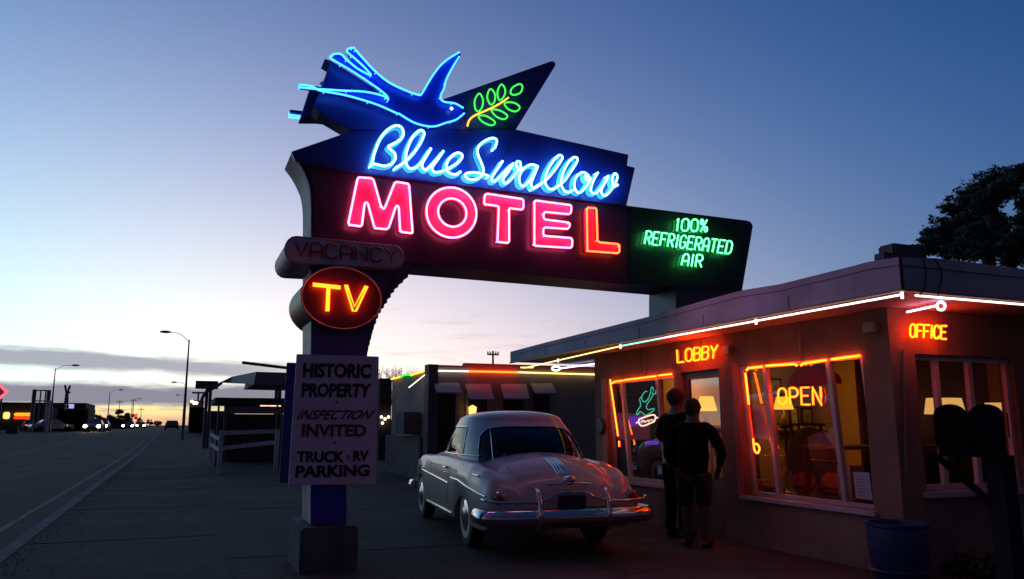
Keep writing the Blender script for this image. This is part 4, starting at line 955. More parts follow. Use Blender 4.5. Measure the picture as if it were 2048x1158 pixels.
F_ += [tuple(range(np_)), tuple(range((len(ys)-1)*np_+np_-1, (len(ys)-1)*np_-1, -1))]
V = [(x, y if y < 3.05 else 3.05+(y-3.05)*.80, z) for x, y, z in V]; mb.add(V, F_); mb.build('body', paint, car, smooth=True, world=False)
# roof and glass from one curved surface
NA = 240; rows = [i/40 for i in range(41)]
def gh(phi, t, crown=0, o=0):
    if crown: s_ = math.cos(crown*math.pi/2)**.8; z = 1.455+.135*math.sin(crown*math.pi/2); tt = 1
    else: s_ = 1; z = .97+.485*t; tt = t
    a = (.845-.155*tt**1.5); yr = -.33+.70*tt-.08*math.sin(tt*math.pi); yf = 2.42-.66*tt+.05*math.sin(tt*math.pi); b = (yf-yr)/2; yc = (yf+yr)/2
    sx, cx = math.sin(phi), -math.cos(phi); e_ = .70
    x = (a*s_+o)*math.copysign(abs(sx)**e_, sx); y = yc+(b*s_+o)*math.copysign(abs(cx)**e_, cx); return Vector((x, y, z))
def isglass(p, t0, t1):
    d = abs((p+180) % 360-180); tm = (t0+t1)/2
    if d < 55: return tm > 0 and (d/51)**4+(max(0, tm-.3)/.54)**3.2 < 1
    if 73 < d < 117: return .14 < tm < .84
    if d > 126: return .09 < tm < .84
    return False
gp_, gg = MB(), {}
for k in range(NA):
    p0, p1 = 360*k/NA, 360*(k+1)/NA
    for t0, t1 in zip(rows[:-1], rows[1:]):
        q4 = [gh(math.radians(p0), t0), gh(math.radians(p1), t0), gh(math.radians(p1), t1), gh(math.radians(p0), t1)]
        if isglass((p0+p1)/2, t0, t1):
            d = abs(((p0+p1)/2+180) % 360-180); key = 'rear' if d < 60 else ('front' if d > 120 else ('sl' if 180 < p0 < 360 else 'sr')); gg.setdefault(key, MB()).quad(*[Vector((v.x*.985, v.y+(.012 if key == 'rear' else 0), v.z)) for v in q4])
        else: gp_.quad(*q4)
cr = [i/8 for i in range(9)]
for k in range(NA):
    p0, p1 = math.radians(360*k/NA), math.radians(360*(k+1)/NA)
    for c0, c1 in zip(cr[:-1], cr[1:]): gp_.quad(gh(p0, 1, c0), gh(p1, 1, c0), gh(p1, 1, c1), gh(p0, 1, c1))
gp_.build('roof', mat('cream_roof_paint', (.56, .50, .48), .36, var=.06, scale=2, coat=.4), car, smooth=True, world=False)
for k, nm in (('rear', 'rear_window'), ('front', 'windscreen'), ('sl', 'side_window'), ('sr', 'side_window')): gg[k].build(nm, carglass, car, smooth=True, world=False)
mb = MB()
def edge(pl, r=.007): mb.tube([gh(math.radians(p), t, 0, .004) for p, t in pl], r, 6)
edge([(p, .3+.54*max(0, 1-(abs(p)/51)**4)**(1/3.2)) for p in [-51+1.5*k for k in range(69)]])
for s_ in (1, -1): edge([(s_*73, t) for t in (.14, .3, .5, .7, .84)]+[(s_*p, .84) for p in range(76, 117, 4)]+[(s_*117, t) for t in (.84, .6, .4, .14)])
for s_ in (1, -1): edge([(s_*35, t) for t in (.02, .3, .6, .80)], .006); edge([(s_*p, .13) for p in range(49, 126, 4)], .009)
mb.build('window_surround', chrome, car, smooth=True, world=False)
# cabin
cloth = mat('seat_cloth', (.10, .06, .07), .9)
for y0 in (.62, 1.45):
    MB().box((-.62, y0, .45), (.62, y0+.14, 1.10)).build('seat_back', cloth, car, bevel=.05, world=False); MB().box((-.62, y0+.14, .45), (.62, y0+.6, .66)).build('seat', cloth, car, bevel=.04, world=False)
MB().tube([(-.4+.17*math.cos(a*.4), 2.0-.03*math.sin(a*.4), 1.0+.17*math.sin(a*.4)) for a in range(16)], .011, 6, closed=True).build('steering_wheel', dgl, car, world=False)
MB().box((-.75, -.2, .3), (.75, 2.5, .45)).build('floor', dgl, car, world=False)
# bumper
def bumper(name, yb, s_, z0, z1, ws_=1.0):
    mb = MB(); prof = [(0, z0), (.035, z0+.02), (.055, (z0+z1)/2-.01), (.05, (z0+z1)/2+.02), (.03, z1-.015), (0, z1), (-.03, z1-.02), (-.03, z0+.02)]
    path = [(-1.0, .36), (-1.005, .18), (-.975, .07), (-.90, .02), (-.7, -.03), (-.35, -.055), (0, -.06), (.35, -.055), (.7, -.03), (.90, .02), (.975, .07), (1.005, .18), (1.0, .36)]
    path = [tuple(p) for p in spline(path, k=4)]; V = []
    for i, (x, y) in enumerate(path):
        x *= ws_; a = Vector(path[max(i-1, 0)]); b = Vector(path[min(i+1, len(path)-1)]); t = (b-a).normalized(); nx, ny = t.y, -t.x
        for d, z in prof: V.append((x+nx*d, yb+s_*(y+ny*d), z))
    m = len(prof); F_ = [(i*m+j, i*m+(j+1) % m, (i+1)*m+(j+1) % m, (i+1)*m+j) for i in range(len(path)-1) for j in range(m)]+[tuple(range(m)), tuple(range(len(V)-m, len(V)))]
    mb.add(V, F_); return mb.build(name, chrome, car, smooth=True, world=False)
rb = bumper('rear_bumper', -1.30, 1, .37, .53); bumper('front_bumper', 3.93, -1, .37, .53, .94)
for x in (-.40, .40):
    mb = MB(); mb.tube([tuple(p) for p in spline([(x, -1.37, .34), (x, -1.43, .42), (x, -1.42, .58), (x, -1.36, .70), (x, -1.31, .73)], k=4)], .036, 10, r2=.022); mb.build('bumper_guard', chrome, rb, smooth=True, world=False)
mb = MB(); mb.tube([tuple(p) for p in spline([(-.98, -1.12, .63), (-.93, -1.25, .62), (-.75, -1.34, .61), (-.55, -1.37, .61), (-.4, -1.38, .615), (-.25, -1.37, .65), (-.18, -1.36, .69), (0, -1.36, .70), (.18, -1.36, .69), (.25, -1.37, .65), (.4, -1.38, .615), (.55, -1.37, .61), (.75, -1.34, .61), (.93, -1.25, .62), (.98, -1.12, .63)], k=4)], .014, 8); mb.build('bumper_rail', chrome, rb, smooth=True, world=False)
MB().tube([(-.17, -1.338, .495), (.17, -1.338, .495), (.17, -1.338, .67), (-.17, -1.338, .67)], .006, 6, closed=True).build('plate_frame', chrome, car, world=False)
MB().box((-.165, -1.335, .50), (.165, -1.325, .665)).build('licence_plate', mat('plate_dark', (.03, .03, .05), .4), car, bevel=.003, world=False)
# taillights, trunk ornament and silver streaks
tl_m = mat('taillight_red', (.25, .01, .01), .2, coat=1)
for s_ in (-1, 1):
    M_ = Matrix.Translation((s_*.79, -1.15, .645)) @ Matrix.Rotation(math.radians(90), 4, 'X') @ Matrix.Rotation(math.radians(s_*14), 4, 'Y')
    h_ = MB().lathe([(0, -.08), (.068, -.08), (.068, .035), (.058, .045), (.0, .045)], (0, 0, 0), 20, M_).build('taillight', chrome, car, smooth=True, world=False)
    MB().lathe([(.054, .040), (.05, .062), (.03, .078), (0, .083)], (0, 0, 0), 20, M_).build('lens', tl_m, h_, smooth=True, world=False)
def cz(y): return section(y)[-1][1]
for i in range(5):
    x = -.07+.035*i; MB().tube([(x, y, cz(y)+.004-(.002*abs(i-2))) for y in [-.42-.04*k for k in range(18)]], .0065, 6).build('silver_streak', chrome, car, smooth=True, world=False)
mb = MB(); mb.tube([tuple(p) for p in spline([(-.26, -1.245, .775), (-.12, -1.27, .785), (0, -1.285, .80), (.12, -1.27, .785), (.26, -1.245, .775)], k=4)], .013, 8); mb.ball((0, -1.26, .82), (.075, .05, .055), 14, 8); mb.build('trunk_handle', chrome, car, smooth=True, world=False)
# side mouldings, sill strips, door handle, seams
for s_ in (-1, 1):
    mb = MB(); mb.tube([(s_*bodypt(y, z, .008), y, z) for y, z in [(-.98+.12*k, .645+.012*min(k, 9)) for k in range(14)]], .013, 6); mb.tube([(s_*bodypt(y, .655, .008), y, .655+.012*min(9, 9)*0+.10*(y-.7)/3+.02) for y in [.72+.15*k for k in range(16)]], .011, 6); mb.build('side_moulding', chrome, car, smooth=True, world=False)
    MB().tube([(s_*bodypt(y, .32, .006), y, .32) for y in [.55+.12*k for k in range(16)]], .014, 6).build('sill_strip', chrome, car, smooth=True, world=False)
    MB().tube([(s_*bodypt(-.62, .845, .006), -.70, .845), (s_*bodypt(-.45, .855, .006), -.5, .852)], .012, 6).build('fender_badge', chrome, car, smooth=True, world=False)
    mb = MB(); mb.tube([(s_*bodypt(.95, .86, .03), .92, .86), (s_*bodypt(1.0, .86, .035), 1.1, .862)], .010, 6); mb.ball((s_*bodypt(.95, .86, .012), .94, .86), .018); mb.build('door_handle', chrome, car, smooth=True, world=False)
    for y in (.78, 2.12): MB().tube([(s_*bodypt(y, z, -.001), y, z) for z in [.33+.05*k for k in range(13)]], .004, 4).build('door_seam', dgl, car, world=False)
for s_ in (-1, 1):   # trunk lid seam
    mb = MB()
    for a, b in zip([(.55, -.35), (.57, -.6), (.57, -.85), (.54, -1.05), (.45, -1.17)], [(.57, -.6), (.57, -.85), (.54, -1.05), (.45, -1.17), (.3, -1.235)]):
        def up_(p):
            P_ = section(p[1])
            for (x0, z0), (x1, z1) in zip(P_[9:-1], P_[10:]):
                if x1 <= p[0] <= x0: return (s_*p[0], p[1], z0+(z1-z0)*(p[0]-x0)/(x1-x0)+.0005)
            return (s_*p[0], p[1], P_[9][1])
        mb.tube([up_(a), up_(((a[0]+b[0])/2, (a[1]+b[1])/2)), up_(b)], .0035, 4)
    mb.build('trunk_seam', dgl, car, world=False)
for x in (-.80, .80):
    for y in (0, 3.05):
        M_ = Matrix.Translation((x, y, .352)) @ Matrix.Rotation(math.radians(90 if x > 0 else -90), 4, 'Y')
        w_ = MB().lathe([(.0, -.09), (.24, -.09), (.33, -.085), (.352, -.05), (.352, .05), (.335, .085), (.27, .092), (.2, .08), (0, .08)], (0, 0, 0), 32, M_).build('wheel', rubber, car, smooth=True, world=False)
        MB().lathe([(.26, .0935), (.215, .092), (.2, .09)], (0, 0, 0), 32, M_).build('whitewall', mat('whitewall', (.5, .48, .46), .7), w_, world=False)
        MB().lathe([(.2, .082), (.17, .098), (.13, .105), (.07, .125), (0, .135)], (0, 0, 0), 28, M_).build('hubcap', chrome, w_, smooth=True, world=False)
for s_ in (-1, 1): MB().ball((s_*.70, 3.82, .72), (.10, .07, .10), 16, 10).build('headlight', chrome, car, smooth=True, world=False)

# ---------------------------------------------------------------- two people at the lobby door
def skin_mesh(name, nodes, edges, m, parent, sub=2, root=0):
    me = bpy.data.meshes.new(name); ks = list(nodes); me.from_pydata([nodes[k][:3] for k in ks], [(ks.index(a), ks.index(b)) for a, b in edges], []); o = bpy.data.objects.new(name, me); C.objects.link(o)
    sk = o.modifiers.new('k', 'SKIN'); sk.use_smooth_shade = True
    for i, k in enumerate(ks):
        r = nodes[k][3]; r = r if isinstance(r, tuple) else (r, r); me.skin_vertices[0].data[i].radius = r; me.skin_vertices[0].data[i].use_root = (i == root)
    ss = o.modifiers.new('s', 'SUBSURF'); ss.levels = ss.render_levels = sub
    dg = bpy.context.evaluated_depsgraph_get(); me2 = bpy.data.meshes.new_from_object(o.evaluated_get(dg)); me2.name = name
    bpy.data.objects.remove(o); o = bpy.data.objects.new(name, me2); C.objects.link(o); me2.materials.clear(); me2.materials.append(m)
    if name in ('jacket', 'trousers', 'shorts'):
        for v in me2.vertices: v.co += v.normal*(mnoise.noise(v.co*Vector((9, 9, 5)).x if False else Vector((v.co.x*9, v.co.y*9, v.co.z*5)))*.018+mnoise.noise(v.co*26)*.006)
    for p in me2.polygons: p.use_smooth = True
    if parent: o.parent = parent
    return o
skin = mat('skin', (.07, .042, .03), .6, var=.06)
def person(label, loc, rz, H, top_m, leg_m, hair_m, arms, shorts=False, bulk=1.0, lean=0.0, hat=None):
    s = H/1.78; e = empty('person', label, 'person', loc, rz)
    J = {'pelvis': (0, 0, .95, (.12*bulk, .10*bulk)), 'waist': (0, lean*.3, 1.10, (.155*bulk, .115*bulk)), 'chest': (0, lean*.7, 1.30, (.18*bulk, .13*bulk)), 'neckb': (0, lean, 1.46, (.075, .075)), 'neck': (0, lean+.01, 1.53, .058), 'head': (0, lean+.03, 1.62, (.082, .095)), 'crown': (0, lean+.02, 1.70, (.07, .085))}
    E_ = [('pelvis', 'waist'), ('waist', 'chest'), ('chest', 'neckb'), ('neckb', 'neck'), ('neck', 'head'), ('head', 'crown')]
    J['nose'] = (0, lean+.135, 1.615, .012); E_.append(('head', 'nose'))
    for sd_, nm in ((-1, 'l'), (1, 'r')):
        J['ear'+nm] = (sd_*.088, lean+.02, 1.62, .014); E_.append(('head', 'ear'+nm))
        el, wr = arms[0 if sd_ < 0 else 1]
        J['sh'+nm] = (sd_*.19*bulk, lean*.9, 1.42, .062); J['el'+nm] = (*el, .046); J['wr'+nm] = (*wr, .030); E_ += [('neckb', 'sh'+nm), ('sh'+nm, 'el'+nm), ('el'+nm, 'wr'+nm)]
        d = (Vector(wr)-Vector(el)).normalized(); pa = Vector(wr)+d*.085; sd2 = Vector((sd_*.5, .6, 0)); sd2 = (sd2-d*sd2.dot(d)).normalized(); nn = d.cross(sd2)
        J['pa'+nm] = (*pa, (.034, .018)); E_.append(('wr'+nm, 'pa'+nm))
        for f in range(4):
            b = pa+sd2*(.027-.018*f)*-1+d*.012; L_ = (.062, .074, .07, .052)[f]; m1 = b+d*L_*.55+nn*.008; t_ = m1+(d*.6+nn*.55).normalized()*L_*.5
            for kk, v in (('a', b), ('b', m1), ('c', t_)): J['f%d%s%s' % (f, kk, nm)] = (*v, .0085)
            E_ += [('pa'+nm, 'f%da%s' % (f, nm)), ('f%da%s' % (f, nm), 'f%db%s' % (f, nm)), ('f%db%s' % (f, nm), 'f%dc%s' % (f, nm))]
        th0 = Vector(wr)+d*.04+sd2*.028; th1 = th0+(d+sd2).normalized()*.04; J['t0'+nm] = (*th0, .011); J['t1'+nm] = (*th1, .009); E_ += [('wr'+nm, 't0'+nm), ('t0'+nm, 't1'+nm)]
        J['hip'+nm] = (sd_*.095, 0, .82, (.085, .085)); J['kn'+nm] = (sd_*.105, .015, .50, .062); J['an'+nm] = (sd_*.115, -.02, .09, .042); J['to'+nm] = (sd_*.13, .14, .035, (.038, .028)); E_ += [('pelvis', 'hip'+nm), ('hip'+nm, 'kn'+nm), ('kn'+nm, 'an'+nm), ('an'+nm, 'to'+nm)]
    sc_ = lambda d_: {k: (v[0]*s, v[1]*s, v[2]*s, tuple(r*s for r in v[3]) if isinstance(v[3], tuple) else v[3]*s) for k, v in d_.items()}
    Jb = dict(J)
    for k_ in ('pelvis', 'waist', 'chest', 'hipl', 'hipr'): v = J[k_]; Jb[k_] = (v[0], v[1], v[2], tuple(r*.78 for r in v[3]))
    for k_ in ('shl', 'shr'): v = J[k_]; Jb[k_] = (v[0]*.82, v[1], 1.375, .048)
    Jb['neckb'] = (0, lean, 1.43, (.06, .06)); skin_mesh('body', sc_(Jb), E_, skin, e)
    g_ = {}
    def grow(ks, k): return {a: (J[a][0], J[a][1], J[a][2], tuple(r*k+.012 for r in J[a][3]) if isinstance(J[a][3], tuple) else J[a][3]*k+.014) for a in ks}
    tk = ['chest', 'waist', 'pelvis', 'neckb', 'shl', 'ell', 'wrl', 'shr', 'elr', 'wrr']; T_ = grow(tk, 1.08); T_['pelvis'] = (0, 0, .80, (.15*bulk, .13*bulk)); T_['waist'] = (0, lean*.3, 1.05, (.165*bulk, .13*bulk)); T_['shl'] = (-.175*bulk, lean*.9, 1.39, .082); T_['shr'] = (.175*bulk, lean*.9, 1.39, .082); T_['chest'] = (0, lean*.7, 1.27, (.17*bulk, .14*bulk)); T_['neckb'] = (0, lean, 1.445, (.105, .095))
    for a in ('l', 'r'):
        w = Vector(J['wr'+a][:3]); v = Vector(J['el'+a][:3]); w = v+(w-v)*.88; T_['wr'+a] = (*w, .045)
    skin_mesh('jacket', sc_(T_), [('chest', 'waist'), ('waist', 'pelvis'), ('chest', 'neckb'), ('neckb', 'shl'), ('neckb', 'shr'), ('shl', 'ell'), ('ell', 'wrl'), ('shr', 'elr'), ('elr', 'wrr')], top_m, e)
    lk = ['pelvis', 'hipl', 'knl', 'hipr', 'knr']+([] if shorts else ['anl', 'anr']); L_ = grow(lk, 1.06); L_['pelvis'] = (0, 0, .96, (.13*bulk, .11*bulk)); L_['hipl'] = (-.10*bulk, 0, .80, .105*bulk); L_['hipr'] = (.10*bulk, 0, .80, .105*bulk)
    if shorts:
        for a in ('l', 'r'): v = L_['kn'+a]; L_['kn'+a] = (v[0], v[1], .47, .09)
    else:
        for a in ('l', 'r'): v = L_['an'+a]; L_['an'+a] = (v[0], v[1], .07, .068); L_['kn'+a] = (*L_['kn'+a][:3], .082)
    skin_mesh('shorts' if shorts else 'trousers', sc_(L_), [('pelvis', 'hipl'), ('pelvis', 'hipr'), ('hipl', 'knl'), ('hipr', 'knr')]+([] if shorts else [('knl', 'anl'), ('knr', 'anr')]), leg_m, e)
    for sd_, a in ((-1, 'l'), (1, 'r')):
        sh = MB().ball((sd_*.125*s, .045*s, .05), (.055, .145, .05), 14, 8); sh.v = [Vector((v.x, v.y, max(v.z, .004))) for v in sh.v]; sh.build('shoe', mat('shoe_black', (.02, .02, .02), .5), e, smooth=True, world=False)
    hm = MB().ball((0, (lean-.005)*s, 1.665*s), (.097*s, .108*s, .105*s), 18, 12); hm.v = [v if v.z > 1.60*s or v.y < (lean-.03)*s else Vector((v.x, v.y, 1.66*s)) for v in hm.v]; hm.v = [v+Vector((0, (lean)*0, 0))+(v-Vector((0, lean*s, 1.66*s)))*(.16*mnoise.noise(v*22)+.06) for v in hm.v]; hm.build('hair', hair_m, e, smooth=True, world=False)
    if hat:
        MB().lathe([(.0, .10), (.06, .095), (.105, .05), (.113, 0), (.112, -.01)], (0, lean*s, 1.69*s), 20).build('cap', hat, e, smooth=True, world=False)
    return e
jk = mat('jacket_black', (.004, .0045, .0045), 1, var=.3, spec=.08); tr_ = mat('trousers_dark', (.004, .005, .005), 1, var=.2, spec=.08)
pf = atX(1362, 1085, 5.75); py_ = 8.62
P1 = person('tall person in a dark jacket holding something to the chest, facing the lobby door', (5.92, 8.70, 0), math.radians(-80), 1.88, jk, tr_, mat('hair_grey', (.02, .016, .014), .9), [((-.36, .06, 1.17), (-.14, .28, 1.12)), ((.35, .06, 1.17), (.10, .27, 1.08))], bulk=1.12, lean=.03)
P2 = person('broad person in a dark coat and knee-length shorts right of the taller person', (5.66, 7.97, 0), math.radians(-55), 1.72, mat('coat_dark', (.005, .005, .0045), 1, var=.2, spec=.08), mat('shorts_brown', (.014, .010, .008), .9), mat('hair_dark', (.010, .007, .005), .9), [((-.35, .06, 1.14), (-.13, .28, 1.06)), ((.36, .04, 1.13), (.25, .2, .92))], shorts=True, bulk=1.25, lean=.05)

# ---------------------------------------------------------------- the motel wing behind the car
YW = 20.0
wing_m = mat('wing_stucco', (.35, .27, .25), .9, var=.2, scale=1.2, bump=.3)
wing = empty('motel_wing', 'long low motel wing with red and yellow neon along its roofline behind the car', 'building', (6, YW, 0))
w0 = atY(868, 800, YW).x; zr = atY(1000, 738, YW).z; xa = atX(784, 800, w0).y
mb = MB()
mb.box((w0, YW, 0), (13, YW+.2, zr-.0)); mb.box((w0, YW+.2, 0), (w0+.2, xa, zr-.05)); mb.box((w0+.2, xa-.2, 0), (13, xa, zr-.05)); mb.build('wall', wing_m, wing)
a = atY(930, 736, YW); b = atY(1032, 729, YW); mb = MB(); mb.box((a.x, YW+.002, zr), (b.x+2.6, YW+.22, b.z)); mb.box((w0, YW-.03, zr), (a.x, YW+.22, zr+.06)); mb.build('parapet', mat('parapet_red', (.40, .13, .12), .8, var=.2), wing)
mb = MB(); c0 = atY(858, 800, YW).x; mb.box((c0-.06, YW-.12, 0), (c0+.2, YW+.25, atY(860, 729, YW).z)); mb.build('corner_post', mat('post_dark', (.12, .1, .12), .8, var=.2), wing)
MB().box((w0+.2, YW+.2, zr-.2), (13, xa-.2, zr-.1)).build('roof', mat('roof_felt', hide), wing)
wy = lambda x, y: atY(x, y, YW-.08)
def wt(l, f, m_, r=.022): MB().tube([f(*p) for p in l], r, 7).build('roofline_neon_tube', m_, wing, smooth=True)
wt([(874, 741.5), (937, 742.5)], wy, emit('neon_tube_soft_white', (1, .85, .75), 2.2)); wt([(937, 742.5), (1036, 744.5)], wy, emit('neon_tube_orange_red', (1, .085, .01), 8), .024); wt([(1036, 744.5), (1192, 749)], wy, W_Y)
ws = lambda x, y: atX(x, y, w0-.07)
wt([(783, 758), (801, 753.5)], ws, N_YELLOW, .03); wt([(801, 754), (808, 750), (816, 749), (823, 751)], ws, N_LEAF, .03); wt([(823, 749.5), (856, 740)], ws, N_YELLOW, .03)
wt([(818, 775), (849, 750)], lambda x, y: atX(x, y, w0-.35), emit('neon_tube_soft_white', hide), .014)
awn = mat('awning_canvas', (.42, .36, .44), .85, var=.12, scale=3)
for (x0, x1, y0, y1, xs) in ((868, 917, 768, 787, 6), (930, 980, 770, 800, 8), (1001, 1052, 770, 799, 7), (1061, 1104, 769, 788, 9)):
    a, b = atY(x0, y0, YW-.02), atY(x1, y0, YW-.02); c_, d_ = atY(x0+xs, y1, YW-.75), atY(x1+xs, y1, YW-.75); c_.z = d_.z = (c_.z+d_.z)/2
    mb = MB(); mb.prism([a, b, d_, c_], (0, -.012, .03)); f = mb.build('awning', awn, wing)
    fz = .45 if y1 < 790 else 0.0; fo_ = MB()
    for xx in (a.x+.03, b.x-.08): fo_.box((xx, YW-.035, fz), (xx+.05, YW-.003, a.z-.12))
    fo_.box((a.x+.08, YW-.035, a.z-.17), (b.x-.08, YW-.003, a.z-.12)); fo_.build('frame', mat('wing_trim', (.3, .26, .28), .7), wing)
    MB().box((a.x+.08, YW-.03, .5 if y1 < 790 else .0), (b.x-.08, YW-.004, a.z-.12)).build('window' if y1 < 790 else 'door', mat('wing_opening_dark', (.01, .011, .016), .25), wing)
p = atY(945, 822, YW-.1); wl = MB().lathe([(0, -.14), (.09, -.14), (.11, .1), (0, .16)], (0, 0, 0), 12, Matrix.Translation(p)).build('wall_lamp', emit('amber_wall_lamp', (1, .5, .12), 2.2), wing, smooth=True)
# stone-fronted pieces on the street side
MB().box((w0-.25, YW+.4, 0), (w0-.01, xa-.3, 1.1)).build('planter_wall', mat('rubble_stone', (.16, .14, .14), .95, var=.5, scale=9, bump=.8, bscale=12), wing)
MB().box((w0-.5, YW+1.1, 1.15), (w0-.05, YW+2.0, 1.75)).build('wall_unit', mat('post_dark', hide), wing)
def building(name, label, boxes, m_, cat='building', extra=None):
    b0 = boxes[0]; e = empty(name, label, cat, ((b0[0]+b0[3])/2, (b0[1]+b0[4])/2, b0[2]))
    for i, b in enumerate(boxes): MB().box(b[:3], b[3:]).build('wall' if i == 0 else 'roof', m_ if i == 0 else mat('roof_dark', (.045, .043, .05), .9, var=.2), e)
    return e
def bx(x0, x1, y0, y1, Y, depth):   # pixel rectangle standing at distance Y -> world box down to the ground
    a = atY(x0, y1, Y); b = atY(x1, y0, Y); return [a.x, Y, g(Y)-.14, b.x, Y+depth, b.z]
# ---------------------------------------------------------------- neighbouring canopies to the west
metal = mat('grey_metal', (.10, .10, .12), .5, metal=.5, var=.2)
purp = mat('purple_board', (.45, .45, .85), .8, var=.15, scale=3)
Yc_ = 29.0
e = empty('carport', 'low flat-roofed carport with blue white boarding beyond the sign pillar', 'carport', (atY(500, 900, Yc_).x, Yc_, 0))
a = atY(430, 805, Yc_); b = atY(600, 797, Yc_); MB().box((a.x, Yc_, a.z-.02), (b.x+2, Yc_+4.5, b.z)).build('roof', mat('roof_dark', (.045, .043, .05), .9, var=.2), e)
for x in (434, 447, 552, 561):
    p = atY(x, 870, Yc_+.1); MB().tube([(p.x, Yc_+.1, 0), (p.x, Yc_+.1, a.z-.02)], .035, 8).build('post', metal, e)
for x in (452, 600):
    p = atY(x, 870, Yc_+4.2); MB().tube([(p.x, Yc_+4.2, 0), (p.x, Yc_+4.2, a.z-.02)], .035, 8).build('post', metal, e)
c0 = atY(448, 827, Yc_+4.4); c1 = atY(566, 806, Yc_+4.4); MB().box((c0.x, Yc_+4.3, c0.z), (c1.x+1, Yc_+4.4, c1.z)).build('fascia_board', purp, e)
MB().box((c0.x, Yc_+4.2, 0), (c1.x+1, Yc_+4.28, c0.z-.02)).build('back_wall', mat('back_wall_dark', (.06, .055, .07), .9, var=.3), e)
for x in (530, 546, 559):
    p = atY(x, 807, Yc_+2); MB().box((p.x-.16, Yc_+2, a.z-.07), (p.x+.1, Yc_+2.1, a.z-.03)).build('tube_light', emit('warm_tube', (1, .66, .42), 1.6), e)
wp = mat('weathered_white_timber', (.6, .58, .68), .8, var=.2)
e = empty('picket_barrier', 'low white timber barrier rails between posts in front of the carport', 'fence', (atY(440, 920, 24).x, 24, 0))
for (x0, y0, x1, y1, Y0, Y1_) in ((421, 865, 440, 874, 28, 25), (421, 885, 440, 897, 28, 25), (440, 862, 556, 858, 25, 25), (440, 893, 556, 880, 25, 26)):
    a, b = atY(x0, y0, Y0), atY(x1, y1, Y1_); MB().prism([a, b, b-Vector((0, 0, .12)), a-Vector((0, 0, .12))], (0, .05, 0)).build('rail', wp, e)
for x, Y in ((441, 25), (553, 25.5), (422, 28)): p = atY(x, 900, Y); MB().box((p.x-.06, Y-.05, 0), (p.x+.06, Y+.05, 1.25)).build('post', wp, e)
# filling station canopy with angled wing
Yg = 44.0
e = empty('station_canopy', 'old filling station canopy with upswept wing and steel columns beyond the carport', 'canopy', (atY(560, 850, Yg).x, Yg, g(Yg)))
cm_ = mat('canopy_tan', (.22, .19, .22), .7, var=.15, scale=2)
a, b, c_, d_ = atY(513, 743.5, Yg), atY(600, 746, Yg), atY(600, 771, Yg), atY(508, 768.5, Yg)
MB().prism([a, b, c_, d_], (0, 7, 0)).build('roof', cm_, e)
u = [atY(439, 765, Yg+7), atY(465, 753, Yg+7), a+Vector((-.01, 0, 0)), d_+Vector((-.01, 0, 0)), atY(457, 766, Yg+7)]
MB().add([u[0], u[1], u[2], u[3], u[4]], [(0, 1, 2, 3, 4)]).add([p+Vector((0, .5, .02)) for p in u], [(0, 1, 2, 3, 4)]).build('wing_panel', mat('canopy_tan_light', (.33, .29, .30), .7, var=.15), e)
for x in (552, 559, 420, 413):
    Yp = Yg+.5 if x > 500 else Yg+6; p = atY(x, 800, Yp); MB().tube([(p.x, Yp, g(Yp)-.1), (p.x, Yp, atY(x, 772, Yp).z)], .09, 8).build('column', metal, e)
MB().tube([atY(p_.x, p_.y, Yg+6) for p_ in spline([(402, 806), (406, 793), (415, 782), (430, 775), (444, 765)], k=5)], .09, 8).build('curved_bracket', metal, e, smooth=True)
b0, b1 = atY(484, 725, 38), atY(600, 739, 38); MB().tube([b0, b1], .07, 8).build('roof_beam', metal, e)
# faraway blocks right of the road
lamp_w = emit('warm_bulb', (1, .72, .45), 3.5)
e = building('roadside_cafe', 'small dim cafe with warm bulbs beside the thin tall lamp pole', [bx(378, 413, 815, 868, 90, 8), bx(380, 408, 801, 815, 90, 7)], mat('cafe_wall', (.25, .2, .14), .9, var=.3))
for (x, y) in ((384, 803), (388, 806), (393, 806)): p = atY(x, y, 89.6); MB().ball(p, .16, 8, 6).build('bulb', lamp_w, e, smooth=True)
building('roadside_shop', 'low dark flat-roofed shop between the cafe and the carport', [bx(414, 470, 822, 870, 80, 10)], mat('shop_wall', (.07, .06, .08), .9, var=.3))
def on_post(name, label, x0, x1, y0, y1, Y, m_, cat='billboard', posts=1, tilt=0):
    e = empty(name, label, cat, (atY((x0+x1)/2, y1, Y).x, Y, g(Y)-.1)); a, b = atY(x0, y1, Y), atY(x1, y0, Y)
    MB().box((a.x, Y, a.z), (b.x, Y+.25, b.z)).build('panel', m_, e, bevel=.02)
    for k in range(posts): xx = a.x+(b.x-a.x)*(k+.5)/posts; MB().tube([(xx, Y+.12, g(Y)-.15), (xx, Y+.12, a.z)], .10, 8).build('post', metal, e)
    return e
on_post('billboard', 'blank dark billboard on a post beside the filling station canopy', 390.5, 437, 762, 777.5, 78, mat('billboard_back', (.08, .09, .10), .7, var=.2))
on_post('small_billboard', 'narrow blank roadside signboard below the larger billboard', 384, 410, 784, 787, 95, metal)
